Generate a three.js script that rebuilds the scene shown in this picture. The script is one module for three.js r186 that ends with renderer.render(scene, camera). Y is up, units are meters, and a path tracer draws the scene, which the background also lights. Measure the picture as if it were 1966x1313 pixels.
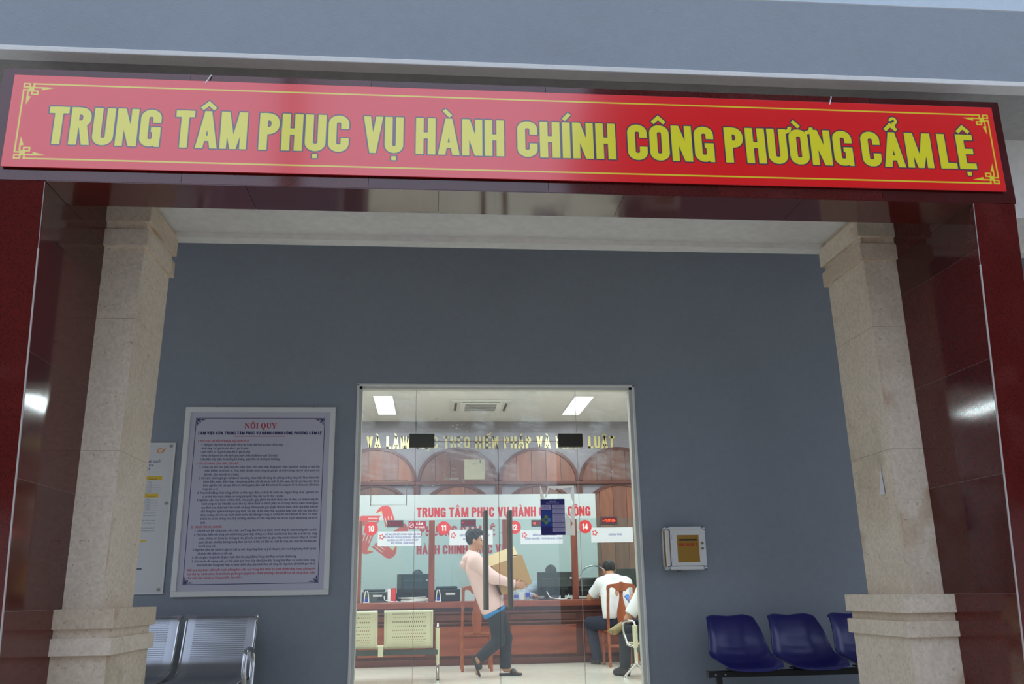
import * as THREE from 'three';
import { RoundedBoxGeometry } from 'three/addons/geometries/RoundedBoxGeometry.js';
import { mergeGeometries } from 'three/addons/utils/BufferGeometryUtils.js';
import { RectAreaLightUniformsLib } from 'three/addons/lights/RectAreaLightUniformsLib.js';
RectAreaLightUniformsLib.init();

// ---------------------------------------------------------------- camera, sky, exposure
const scene = new THREE.Scene();
const camera = new THREE.PerspectiveCamera(2 * Math.atan(656.5 / 1696) * 180 / Math.PI, 1966 / 1313, 0.05, 400);
{
  const [yaw, pitch, roll] = [5.3, 15.77, -0.95].map((a) => a * Math.PI / 180);
  const d = new THREE.Vector3(Math.sin(yaw) * Math.cos(pitch), Math.sin(pitch), -Math.cos(yaw) * Math.cos(pitch));
  const r0 = new THREE.Vector3(Math.cos(yaw), 0, Math.sin(yaw)), u0 = new THREE.Vector3().crossVectors(r0, d);
  const r = r0.clone().multiplyScalar(Math.cos(roll)).addScaledVector(u0, Math.sin(roll));
  const u = u0.clone().multiplyScalar(Math.cos(roll)).addScaledVector(r0, -Math.sin(roll));
  camera.quaternion.setFromRotationMatrix(new THREE.Matrix4().makeBasis(r, u, d.clone().negate()));
  camera.position.set(0, 1.0, 0);
}
scene.add(camera);
const renderer = new THREE.WebGLRenderer({ antialias: true });
renderer.toneMapping = THREE.LinearToneMapping;
renderer.toneMappingExposure = 1.0;
renderer.shadowMap.enabled = true;
{ // overcast sky: brighter overhead than at the horizon, the same all round
  const W = 64, H = 64, data = new Float32Array(W * H * 4);
  for (let j = 0; j < H; j++) for (let i = 0; i < W; i++) {
    const s = Math.max(0, Math.sin(((j + 0.5) / H - 0.5) * Math.PI)), k = SKY() * (1 + 0.5 * s) / 1.5, o = (j * W + i) * 4;
    data[o] = k * 0.77; data[o + 1] = k * 0.92; data[o + 2] = k * 1.18; data[o + 3] = 1;
  }
  function SKY() { return 1.52; }
  const t = new THREE.DataTexture(data, W, H, THREE.RGBAFormat, THREE.FloatType);
  t.mapping = THREE.EquirectangularReflectionMapping; t.magFilter = t.minFilter = THREE.LinearFilter; t.needsUpdate = true;
  scene.background = t; scene.environment = t;
}
const PANEL_LIGHT = 38;

// ---------------------------------------------------------------- helpers
let seed = 7;
const rnd = (a = 1, b) => { seed = (seed * 1664525 + 1013904223) >>> 0; const r = seed / 4294967296; return b === undefined ? r * a : a + r * (b - a); };
const V = (x, y, z) => new THREE.Vector3(x, y, z);
const used = {};
const numbered = (n) => { const k = used[n] = (used[n] ?? -1) + 1; return k ? n + '_' + String(k).padStart(3, '0') : n; };
function shadowed(o) { o.castShadow = true; o.receiveShadow = true; return o; }
function planar(g, s = 1) { // uv in metres from the axis a face points along
  if (!g.attributes.normal) g.computeVertexNormals();
  const p = g.attributes.position, n = g.attributes.normal, uv = new Float32Array(p.count * 2);
  for (let i = 0; i < p.count; i++) {
    const ax = Math.abs(n.getX(i)), ay = Math.abs(n.getY(i)), az = Math.abs(n.getZ(i)), x = p.getX(i), y = p.getY(i), z = p.getZ(i);
    const [a, b] = az >= ax && az >= ay ? [x, y] : ax >= ay ? [z, y] : [x, z];
    uv[2 * i] = a * s; uv[2 * i + 1] = b * s;
  }
  return g.setAttribute('uv', new THREE.BufferAttribute(uv, 2));
}
const B = (x0, x1, y0, y1, z0, z1) => planar(new THREE.BoxGeometry(x1 - x0, y1 - y0, Math.abs(z1 - z0)).translate((x0 + x1) / 2, (y0 + y1) / 2, (z0 + z1) / 2));
const RB = (x0, x1, y0, y1, z0, z1, r = 0.004, s = 2) => planar(new RoundedBoxGeometry(x1 - x0, y1 - y0, Math.abs(z1 - z0), s, Math.min(r, (x1 - x0) / 2.01, (y1 - y0) / 2.01, Math.abs(z1 - z0) / 2.01)).translate((x0 + x1) / 2, (y0 + y1) / 2, (z0 + z1) / 2));
const cyl = (a, b, r0, r1 = r0, n = 12) => { const d = b.clone().sub(a); return new THREE.CylinderGeometry(r1, r0, d.length(), n).applyQuaternion(new THREE.Quaternion().setFromUnitVectors(V(0, 1, 0), d.clone().normalize())).translate((a.x + b.x) / 2, (a.y + b.y) / 2, (a.z + b.z) / 2); };
const tube = (pts, r, n = 24, k = 8) => new THREE.TubeGeometry(new THREE.CatmullRomCurve3(pts, false, 'catmullrom', 0.3), n, r, k);
const ball = (x, y, z, r, n = 12) => new THREE.SphereGeometry(r, n, n * 0.75 | 0).translate(x, y, z);
const plain = (g) => { g = g.index ? g.toNonIndexed() : g; for (const k of Object.keys(g.attributes)) if (!['position', 'normal', 'uv'].includes(k)) g.deleteAttribute(k); if (!g.attributes.normal) g.computeVertexNormals(); if (!g.attributes.uv) planar(g); return g; };
const join = (...gs) => mergeGeometries(gs.flat().map((g) => plain(g)));
function prism(pts, depth, bevel = 0) { // outline in x,y extruded towards +z
  const s = new THREE.Shape(pts.map(([x, y]) => new THREE.Vector2(x, y)));
  return planar(new THREE.ExtrudeGeometry(s, { depth, bevelEnabled: bevel > 0, bevelSize: bevel, bevelThickness: bevel, bevelSegments: 2, bevelOffset: -bevel }));
}
function hull8(c) { // box with eight free corners: bottom four (front left, front right, back right, back left), then top four
  const f = [[0, 1, 5, 4], [1, 2, 6, 5], [2, 3, 7, 6], [3, 0, 4, 7], [4, 5, 6, 7], [3, 2, 1, 0]], p = [];
  for (const [a, b, d, e] of f) for (const i of [a, b, d, a, d, e]) p.push(...c[i]);
  const g = new THREE.BufferGeometry().setAttribute('position', new THREE.BufferAttribute(new Float32Array(p), 3));
  g.computeVertexNormals(); return planar(g);
}
function part(name, g, m, parent, label) { const o = shadowed(new THREE.Mesh(Array.isArray(g) ? join(g) : g, m)); o.name = name; parent.add(o); if (label) o.userData.label = label; return o; }
function thing(name, label, category, at = [0, 0, 0], turn = 0, group) {
  const o = new THREE.Group(); o.name = numbered(name); o.position.set(...at); o.rotation.y = turn; o.userData = { label, category };
  if (group) o.userData.group = group; scene.add(o); return o;
}
function single(name, g, m, label, category, group, at) {
  const o = shadowed(new THREE.Mesh(Array.isArray(g) ? join(g) : g, m)); o.name = numbered(name); o.userData = { label, category };
  if (group) o.userData.group = group; if (at) o.position.set(...at); scene.add(o); return o;
}
function struct(name, g, m, label) { const o = shadowed(g ? new THREE.Mesh(Array.isArray(g) ? join(g) : g, m) : new THREE.Group()); o.name = name; o.userData = { kind: 'structure', label: label ?? name.replace(/_/g, ' ') }; scene.add(o); return o; }

// ---------------------------------------------------------------- computed textures
function lattice(n, s) { let q = s * 7919 + 13; return Float32Array.from({ length: n * n }, () => { q = (q * 1664525 + 1013904223) >>> 0; return q / 4294967296; }); }
function tileNoise(period, s) {
  const L = lattice(period, s), f = (t) => t * t * (3 - 2 * t);
  return (u, v) => { const x = u * period, y = v * period, i = Math.floor(x), j = Math.floor(y), a = f(x - i), b = f(y - j), g = (i, j) => L[(((j % period) + period) % period) * period + (((i % period) + period) % period)]; return (g(i, j) * (1 - a) + g(i + 1, j) * a) * (1 - b) + (g(i, j + 1) * (1 - a) + g(i + 1, j + 1) * a) * b; };
}
function fbm(p, s, oct = 4) { const N = Array.from({ length: oct }, (_, k) => tileNoise(p << k, s + k * 17)); return (u, v) => { let t = 0, a = 0.5, w = 0; for (const n of N) { t += a * n(u, v); w += a; a /= 2; } return t / w; }; }
function tex(size, metres, fn, srgb = true) { // fn(u, v) -> [r,g,b] 0..255
  const d = new Uint8Array(size * size * 4);
  for (let j = 0; j < size; j++) for (let i = 0; i < size; i++) { const c = fn((i + 0.5) / size, (j + 0.5) / size), o = (j * size + i) * 4; for (let k = 0; k < 3; k++) d[o + k] = Math.max(0, Math.min(255, c[k])); d[o + 3] = 255; }
  const t = new THREE.DataTexture(d, size, size); t.wrapS = t.wrapT = THREE.RepeatWrapping; t.magFilter = THREE.LinearFilter; t.minFilter = THREE.LinearMipmapLinearFilter;
  if (srgb) t.colorSpace = THREE.SRGBColorSpace; t.repeat.set(1 / metres, 1 / metres); t.needsUpdate = true; return t;
}
const mixc = (a, b, t) => a.map((x, i) => x + (b[i] - x) * t), sm = (a, b, x) => { const t = Math.max(0, Math.min(1, (x - a) / (b - a))); return t * t * (3 - 2 * t); };
const S = (o) => new THREE.MeshStandardMaterial(o), PH = (o) => new THREE.MeshPhysicalMaterial(o), hex = (c) => new THREE.Color(c);
function plaster(c, amp, s, metres = 2.5) {
  const a = fbm(4, s, 5), b = fbm(64, s + 3, 2);
  return S({ map: tex(512, metres, (u, v) => { const k = 1 + amp * (a(u, v) - 0.5) + amp * 0.6 * (b(u, v) - 0.5); return c.map((x) => x * k); }), bumpMap: tex(256, 0.5, (u, v) => { const k = 255 * b(u, v); return [k, k, k]; }, false), bumpScale: 0.0012, roughness: 0.75 });
}
function stone(s) {
  const a = fbm(3, s, 5), b = fbm(130, s + 2, 2), c = fbm(4, s + 5, 4), e = fbm(120, s + 9, 2), m = fbm(4, s + 21, 4);
  const pit = (u, v) => sm(0.79, 0.9, b(u, v));
  return { map: tex(768, 1.7, (u, v) => {
    let k = mixc([210, 189, 163], [227, 209, 186], sm(0.3, 0.7, a(u, v)));
    k = mixc(k, [168, 128, 92], 0.55 * sm(0.66, 0.8, c(u, v)));            // rust-brown stains
    k = mixc(k, [150, 140, 105], 0.35 * sm(0.66, 0.8, m(u, v)));           // greenish dirt
    k = mixc(k, [146, 126, 106], 0.5 * pit(u, v));                         // pits and veins
    return k.map((x) => x * (0.94 + 0.12 * e(u, v)));
  }), bumpMap: tex(512, 1.7, (u, v) => { const k = 255 * (1 - 0.5 * pit(u, v)) * (0.8 + 0.2 * e(u, v)); return [k, k, k]; }, false), bumpScale: 0.002, roughness: 0.8 };
}
function granite(s, tone = 1) {
  const a = fbm(6, s, 4), b = fbm(256, s + 2, 2), d = fbm(5, s + 9, 5);
  return { map: tex(768, 1.1, (u, v) => { let k = mixc([76, 20, 18], [90, 26, 22], a(u, v)); k = mixc(k, [50, 16, 16], 0.6 * sm(0.55, 0.75, b(u, v))); k = mixc(k, [140, 112, 110], 0.1 * sm(0.7, 0.85, d(u, v)) * (0.4 + 0.6 * a(u, v))); return k.map((x) => x * tone); }),
    roughnessMap: tex(256, 1.1, (u, v) => { const k = 40 + 40 * sm(0.5, 0.84, d(u, v)); return [k, k, k]; }, false) };
}
function woodTex(c0, c1, s, metres = 1.2, vertical = true) {
  const a = fbm(3, s, 3), b = fbm(70, s + 1, 2), w = fbm(2, s + 6, 3);
  return tex(512, metres, (u0, v0) => { const [u, v] = vertical ? [u0, v0] : [v0, u0]; const g = 0.5 + 0.5 * Math.sin((u * 9 + 1.6 * w(u, v * 0.999)) * Math.PI * 2), f = b(u, ((v * 0.08) % 1)); return mixc(c0, c1, 0.35 * g + 0.35 * a(u, v) + 0.3 * f); });
}
const wood = (c0, c1, s, rough = 0.35, vertical = true) => PH({ map: woodTex(c0, c1, s, 1.2, vertical), roughness: rough, clearcoat: 0.25, clearcoatRoughness: 0.25 });

const M = {};
M.blue = plaster([144, 150, 157], 0.05, 3);
M.blue.roughness = 0.6;
M.white = plaster([226, 223, 217], 0.06, 11);
M.paleWall = plaster([206, 216, 224], 0.05, 12);
M.cream = plaster([226, 221, 213], 0.1, 13);
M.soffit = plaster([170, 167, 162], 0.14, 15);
M.ceil = S({ color: hex('#f2f1ee'), roughness: 0.9 });
M.stone = S(stone(21)); M.stone2 = S(stone(44)); M.stone3 = S({ ...stone(63) });
M.granite = [granite(5), granite(8, 0.92), granite(15, 1.08)].map((o) => PH({ ...o, roughness: 0.5, ior: 1.48 }));
M.graniteBeam = M.granite.map((m) => { const c = m.clone(); c.ior = 1.8; return c; });   // the beam's face keeps a thicker coat of sealer
M.grout = S({ color: hex('#b8aca6'), roughness: 0.9 });
M.darkGrout = S({ color: hex('#3a2020'), roughness: 0.9 });
M.wood = wood([104, 46, 34], [150, 76, 50], 31); M.woodH = wood([112, 50, 36], [158, 82, 54], 33, 0.35, false);
M.woodDark = wood([72, 34, 30], [104, 54, 44], 35, 0.4); M.woodDarkH = wood([76, 36, 32], [108, 56, 44], 37, 0.4, false);
M.woodChair = wood([134, 66, 40], [176, 96, 60], 39, 0.3);
M.planks = [[[98, 62, 54], [128, 84, 70]], [[108, 64, 52], [140, 90, 72]], [[94, 62, 56], [120, 82, 72]], [[124, 72, 52], [152, 96, 72]]].map(([a, b], k) => wood(a, b, 50 + k, 0.45));
M.glass = PH({ color: hex('#f4faf8'), transmission: 1, thickness: 0, roughness: 0, ior: 1.5 });
M.acrylic = PH({ color: hex('#e9f3f2'), transmission: 1, thickness: 0, roughness: 0.02, ior: 1.45 });
M.alu = S({ color: hex('#c9c8c2'), metalness: 0.55, roughness: 0.45 });
M.frameWhite = S({ color: hex('#e6e4de'), roughness: 0.5 });
M.frameGrey = S({ color: hex('#d2d0c8'), roughness: 0.55, metalness: 0.2 });
M.steel = S({ color: hex('#b9bcc2'), metalness: 1, roughness: 0.3 });
M.chrome = S({ color: hex('#dcdcdc'), metalness: 1, roughness: 0.08 });
M.darkSteel = S({ color: hex('#8a867d'), metalness: 0.85, roughness: 0.32 });
M.patch = S({ color: hex('#4a473d'), metalness: 0.85, roughness: 0.28 });
M.black = S({ color: hex('#121214'), roughness: 0.45 });
M.blackPlastic = S({ color: hex('#1d2125'), roughness: 0.4 });
M.greyPlastic = S({ color: hex('#4c5350'), roughness: 0.5 });
M.darkGlass = PH({ color: hex('#2c3634'), roughness: 0.25, clearcoat: 0.5 });
M.whitePlastic = S({ color: hex('#e8e8e6'), roughness: 0.4 });
M.paper = S({ color: hex('#dcdad6'), roughness: 0.85 });
M.thinPaper = (c, t = 0.55) => PH({ color: hex(c), roughness: 0.95, transmission: t, thickness: 0 });
M.bluePlastic = PH({ color: hex('#1e1a66'), roughness: 0.32, clearcoat: 0.35, clearcoatRoughness: 0.2 });
M.creamMetal = PH({ color: hex('#d3cfae'), roughness: 0.35, clearcoat: 0.3 });
M.red = S({ color: hex('#d8353a'), roughness: 0.5 });
M.yellowAcrylic = PH({ color: hex('#a87818'), roughness: 0.35 });
M.floor = (() => { const a = fbm(4, 71, 5), b = fbm(50, 73, 2); return PH({ map: tex(512, 3, (u, v) => mixc([220, 213, 198], [234, 228, 215], a(u, v)).map((x) => x * (0.97 + 0.06 * b(u, v)))), roughness: 0.22 }); })();
M.paving = (() => { const a = fbm(5, 81, 5), b = fbm(90, 83, 2); return S({ map: tex(512, 4, (u, v) => mixc([196, 184, 168], [214, 204, 190], a(u, v)).map((x) => x * (0.9 + 0.2 * b(u, v)))), roughness: 0.4 }); })();
M.porchTile = (() => { const a = fbm(5, 85, 4); return S({ map: tex(256, 2, (u, v) => mixc([196, 188, 176], [212, 204, 192], a(u, v))), roughness: 0.3 }); })();
M.concrete = plaster([136, 132, 126], 0.2, 17);
M.render1 = plaster([62, 54, 50], 0.15, 18); M.render2 = plaster([84, 80, 74], 0.15, 19);
M.gold = S({ color: hex('#d9c98a'), metalness: 0.35, roughness: 0.35 });
M.frieze = plaster([140, 134, 140], 0.12, 23);
M.skin = S({ color: hex('#b98668'), roughness: 0.55 }); M.hair = S({ color: hex('#17181b'), roughness: 0.55 });
M.cardboard = (() => { const a = fbm(60, 91, 2); return S({ map: tex(256, 0.5, (u, v) => { const k = 0.98 + 0.04 * a(u, v); return [176 * k, 138 * k, 90 * k]; }), roughness: 0.85 }); })();
M.cardInside = S({ color: hex('#cdb48a'), roughness: 0.9 });
// ---------------------------------------------------------------- lettering with Vietnamese marks
// condensed grotesque capitals drawn as strokes in a box one unit high; x to the right, y down
const GLYPH = (() => {
  const t = 0.2;
  const poly = (...p) => ({ f: p }), str = (...c) => ({ s: c });
  const bowl = (w, y0, y1, x0) => { const r = Math.min((y1 - y0 - t) / 2, 0.2); return str(['m', x0, y0 + t / 2], ['l', w - t / 2 - r, y0 + t / 2], ['q', w - t / 2, y0 + t / 2, w - t / 2, y0 + t / 2 + r], ['l', w - t / 2, y1 - t / 2 - r], ['q', w - t / 2, y1 - t / 2, w - t / 2 - r, y1 - t / 2], ['l', x0, y1 - t / 2]); };
  const rect = (x0, y0, x1, y1) => poly([x0, y0], [x1, y0], [x1, y1], [x0, y1]);
  const W = 0.5, a = t / 2, o = -0.012, round = (w, open) => { const r = (w - t) / 2, T = a + o, Bm = 1 - a - o; return open; };
  const C = (w, y0, y1) => { const k = w / 2; return str(['m', w - a, y0], ['l', w - a, 0.24], ['c', w - a, a + o - 0.03, a, a + o - 0.03, a, 0.24], ['l', a, 0.76], ['c', a, 1 - a - o + 0.03, w - a, 1 - a - o + 0.03, w - a, 0.76], ['l', w - a, y1]); };
  return {
    I: [t, [rect(0, 0, t, 1)]],
    L: [0.42, [rect(0, 0, t, 1), rect(0, 0.83, 0.42, 1)]],
    E: [0.43, [rect(0, 0, t, 1), rect(0, 0, 0.43, 0.17), rect(0, 0.41, 0.4, 0.57), rect(0, 0.83, 0.43, 1)]],
    T: [0.48, [rect(0.24 - a, 0, 0.24 + a, 1), rect(0, 0, 0.48, 0.18)]],
    H: [W, [rect(0, 0, t, 1), rect(W - t, 0, W, 1), rect(0, 0.4, W, 0.57)]],
    N: [W + 0.02, [rect(0, 0, 0.185, 1), rect(W + 0.02 - 0.185, 0, W + 0.02, 1), poly([0, 0], [0.2, 0], [W + 0.02, 1], [W - 0.18, 1])]],
    M: [0.68, [rect(0, 0, 0.175, 1), rect(0.505, 0, 0.68, 1), poly([0, 0], [0.22, 0], [0.42, 1], [0.26, 1]), poly([0.68, 0], [0.46, 0], [0.26, 1], [0.42, 1])]],
    V: [0.54, [poly([0, 0], [0.2, 0], [0.36, 1], [0.18, 1]), poly([0.54, 0], [0.34, 0], [0.18, 1], [0.36, 1])]],
    A: [0.56, [poly([0, 1], [0.195, 1], [0.37, 0], [0.19, 0]), poly([0.56, 1], [0.365, 1], [0.19, 0], [0.37, 0]), rect(0.15, 0.66, 0.42, 0.81)]],
    Y: [0.54, [poly([0, 0], [0.2, 0], [0.37, 0.6], [0.17, 0.6]), poly([0.54, 0], [0.34, 0], [0.17, 0.6], [0.37, 0.6]), rect(0.17, 0.5, 0.37, 1)]],
    U: [W, [str(['m', a, 0], ['l', a, 0.76], ['c', a, 1 - a - o + 0.03, W - a, 1 - a - o + 0.03, W - a, 0.76], ['l', W - a, 0])]],
    O: [W, [str(['m', a, 0.24], ['c', a, a + o - 0.03, W - a, a + o - 0.03, W - a, 0.24], ['l', W - a, 0.76], ['c', W - a, 1 - a - o + 0.03, a, 1 - a - o + 0.03, a, 0.76], ['z'])]],
    C: [W, [C(W, 0.38, 0.62)]],
    G: [W, [C(W, 0.36, 0.6), rect(0.26, 0.47, W, 0.61), rect(W - 0.13, 0.6, W, 1)]],
    P: [0.48, [rect(0, 0, t, 1), bowl(0.48, 0, 0.58, a)]],
    R: [0.5, [rect(0, 0, t, 1), bowl(0.49, 0, 0.55, a), poly([0.2, 0.5], [0.4, 0.46], [0.51, 1], [0.31, 1])]],
    S: [0.48, [str(['m', 0.48 - a, 0.34], ['l', 0.48 - a, 0.24], ['c', 0.48 - a, 0.04, a, 0.04, a, 0.25], ['c', a, 0.5, 0.48 - a, 0.48, 0.48 - a, 0.76], ['c', 0.48 - a, 0.96, a, 0.96, a, 0.76], ['l', a, 0.66])]],
    D: [W, [rect(0, 0, t, 1), bowl(W, 0, 1, a)]],
    0: [W, [str(['m', a, 0.24], ['c', a, a - 0.05, W - a, a - 0.05, W - a, 0.24], ['l', W - a, 0.76], ['c', W - a, 1.05 - a, a, 1.05 - a, a, 0.76], ['z'])]],
    1: [0.34, [rect(0.14, 0, 0.34, 1), poly([0, 0.14], [0.2, 0], [0.2, 0.2], [0, 0.3])]],
    2: [W, [str(['m', a, 0.34], ['l', a, 0.25], ['c', a, 0.04, W - a, 0.04, W - a, 0.26], ['c', W - a, 0.5, 0.13, 0.68, 0.12, 0.92]), rect(0, 0.83, W, 1)]],
    4: [0.54, [rect(0.26, 0, 0.45, 1), poly([0.26, 0], [0.4, 0], [0.16, 0.66], [0, 0.66]), rect(0, 0.62, 0.54, 0.79)]],
  };
})();
function trace(ctx, g, x, y, h, sx) {
  const X = (v) => x + v * h * sx, Y = (v) => y + v * h;
  for (const e of g[1]) {
    ctx.beginPath();
    if (e.f) { e.f.forEach(([a, b], i) => i ? ctx.lineTo(X(a), Y(b)) : ctx.moveTo(X(a), Y(b))); ctx.closePath(); ctx.fill(); continue; }
    for (const c of e.s) c[0] === 'm' ? ctx.moveTo(X(c[1]), Y(c[2])) : c[0] === 'l' ? ctx.lineTo(X(c[1]), Y(c[2])) : c[0] === 'q' ? ctx.quadraticCurveTo(X(c[1]), Y(c[2]), X(c[3]), Y(c[4])) : c[0] === 'c' ? ctx.bezierCurveTo(X(c[1]), Y(c[2]), X(c[3]), Y(c[4]), X(c[5]), Y(c[6])) : ctx.closePath();
    ctx.lineWidth = 0.2 * h * (0.5 + 0.5 * sx); ctx.lineCap = 'butt'; ctx.lineJoin = 'round'; ctx.stroke();
  }
}
const HORN = '\u031b', DOT = '\u0323', GRAVE = '\u0300', ACUTE = '\u0301', HAT = '\u0302', TILDE = '\u0303', BREVE = '\u0306', HOOK = '\u0309';
function marks(ctx, list, cx, top, base, w, h, lw) { // top: where the letter ends, base: its foot, h: capital height
  const hat = list.includes(HAT) || list.includes(BREVE), m = (dx, dy) => [cx + dx * h, top - dy * h];
  const line = (...p) => { ctx.beginPath(); p.forEach((q, i) => i ? ctx.lineTo(...q) : ctx.moveTo(...q)); ctx.lineWidth = lw; ctx.lineJoin = 'miter'; ctx.lineCap = 'butt'; ctx.stroke(); };
  const lift = hat ? 0.13 : 0, off = hat ? 0.14 : 0;
  for (const k of list) {
    if (k === DOT) { const s = lw * 1.15; ctx.fillRect(cx - s / 2, base + 0.07 * h, s, s * 0.95); }
    if (k === HAT) line(m(-0.16, 0.055), m(0, 0.21), m(0.16, 0.055));
    if (k === BREVE) { ctx.beginPath(); ctx.arc(cx, top - 0.2 * h, 0.12 * h, 0.1 * Math.PI, 0.9 * Math.PI); ctx.lineWidth = lw; ctx.stroke(); }
    if (k === ACUTE) line(m(-0.06 + off, 0.06 + lift), m(0.1 + off, 0.24 + lift));
    if (k === GRAVE) line(m(-0.12 - off * 0.2, 0.24 + lift), m(0.05 - off * 0.2, 0.06 + lift));
    if (k === TILDE) line(m(-0.17, 0.09 + lift), m(-0.07, 0.17 + lift), m(0.06, 0.1 + lift), m(0.17, 0.18 + lift));
    if (k === HOOK) { ctx.beginPath(); ctx.arc(cx + off * h * 0.7, top - (0.2 + lift) * h, 0.075 * h, -Math.PI, 0.5 * Math.PI); ctx.lineTo(cx + off * h * 0.7, top - (0.03 + lift) * h); ctx.lineWidth = lw * 0.8; ctx.stroke(); }
    if (k === HORN) { ctx.beginPath(); ctx.moveTo(cx + w / 2 - lw * 0.6, top + 0.09 * h); ctx.quadraticCurveTo(cx + w / 2 + 0.12 * h, top + 0.08 * h, cx + w / 2 + 0.11 * h, top - 0.07 * h); ctx.lineWidth = lw; ctx.stroke(); }
  }
}
function condensed(ctx, str, x, y, h, fit, gap = 0.055) { // capitals from x, foot of the letters at y; fit: total width
  const items = []; let w = 0;
  for (const ch of str.normalize('NFC')) {
    if (ch === ' ') { w += 0.24; continue; }
    const d = ch === 'Đ' ? ['D'] : [...ch.normalize('NFD')], g = GLYPH[d[0]];
    if (!g) { w += 0.2; continue; }
    items.push([g, w, d.slice(1), ch]); w += g[0] + gap;
  }
  w -= gap;
  const sx = fit ? fit / (w * h) : 1;
  for (const [g, gx, mk, ch] of items) {
    trace(ctx, g, x + gx * h * sx, y - h, h, sx);
    marks(ctx, mk, x + (gx + g[0] / 2) * h * sx, y - h, y, g[0] * h * sx, h, 0.105 * h);
    if (ch === 'Đ') ctx.fillRect(x + (gx - 0.07) * h * sx, y - 0.57 * h, 0.34 * h * sx, 0.13 * h);
  }
  return w * h * sx;
}
const LOW = 'acegimnopqrsuvwxyzđ', TALL = 'bdfhklt';
function roman(ctx, str, x, y, h, { font = 'sans-serif', bold = true, fit, align = 'left', sx = 1 } = {}) { // Droid letters plus the marks the font lacks
  const px = h / 0.714; ctx.font = (bold ? 'bold ' : '') + px + 'px ' + font; ctx.textAlign = 'left'; ctx.textBaseline = 'alphabetic';
  const items = []; let w = 0;
  for (const ch of str.normalize('NFC')) {
    let base = ch, mk = [];
    if (ch.charCodeAt(0) > 0x17f) { const d = [...ch.normalize('NFD')]; base = d[0]; mk = d.slice(1); const k = mk.find((q) => q === HAT || q === BREVE); if (k) { const c = (base + k).normalize('NFC'); if (c.length === 1 && c.charCodeAt(0) <= 0x17f) { base = c; mk = [k + '*', ...mk.filter((q) => q !== k)]; } } }
    const cw = ctx.measureText(base).width; items.push([base, w, cw, mk]); w += cw;
  }
  if (fit) sx = fit / w;
  const x0 = align === 'center' ? x - w * sx / 2 : align === 'right' ? x - w * sx : x;
  ctx.save(); ctx.translate(x0, y); ctx.scale(sx, 1);
  for (const [b, cx, cw, mk] of items) {
    ctx.fillText(b, cx, 0);
    if (!mk.length) continue;
    const lower = b === b.toLowerCase(), hat = mk.some((q) => q.length > 1), top = -(lower ? 0.76 : 1) * h - (hat ? 0.13 * h : 0);
    marks(ctx, mk.filter((q) => q.length === 1), cx + cw / 2, top, 0, cw * 0.86, h, 0.1 * h);
  }
  ctx.restore(); return w * sx;
}
function sheet(w, h, draw, o = {}) { const c = document.createElement('canvas'); c.width = w; c.height = h; const x = c.getContext('2d'); draw(x, w, h); const t = new THREE.CanvasTexture(c); t.colorSpace = THREE.SRGBColorSpace; t.magFilter = THREE.LinearFilter; t.anisotropy = 8; return t; }
const ink = (x, c) => { x.fillStyle = x.strokeStyle = c; };
// flat printed face: width, height, at the front (+z) of a thin sheet
function face(w, h, x, y, z) { return new THREE.PlaneGeometry(w, h).translate(x, y, z); }
function fret(x, px, py, u, fx, fy) { // corner fret of the printed borders
  x.save(); x.translate(px, py); x.scale(fx, fy); x.lineWidth = u; x.lineJoin = 'miter';
  x.strokeRect(0.5 * u, 0.5 * u, 3 * u, 2 * u); x.strokeRect(5 * u, 5 * u, 3 * u, 2 * u);
  x.fillRect(3 * u, 2.2 * u, 3 * u, 3.2 * u);
  x.fillRect(5.2 * u, 0, u, 3 * u); x.fillRect(0, 3.8 * u, 4 * u, u);
  x.fillRect(5 * u, 2.3 * u, 5 * u, u); x.beginPath(); x.moveTo(9.5 * u, 2.2 * u); x.lineTo(17 * u, 2.6 * u); x.lineTo(10 * u, 4.6 * u); x.closePath(); x.fill();
  x.fillRect(2.4 * u, 5 * u, u, 4 * u); x.beginPath(); x.moveTo(2.3 * u, 8 * u); x.lineTo(2.6 * u, 14 * u); x.lineTo(4.8 * u, 8.4 * u); x.closePath(); x.fill();
  x.restore();
}
function border(x, x0, y0, x1, y1, u) {
  x.fillRect(x0 + 5 * u, y0, x1 - x0 - 10 * u, u); x.fillRect(x0 + 5 * u, y1 - u, x1 - x0 - 10 * u, u);
  x.fillRect(x0, y0 + 4 * u, u, y1 - y0 - 8 * u); x.fillRect(x1 - u, y0 + 4 * u, u, y1 - y0 - 8 * u);
  fret(x, x0, y0, u, 1, 1); fret(x, x1, y0, u, -1, 1); fret(x, x0, y1, u, 1, -1); fret(x, x1, y1, u, -1, -1);
}
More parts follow.
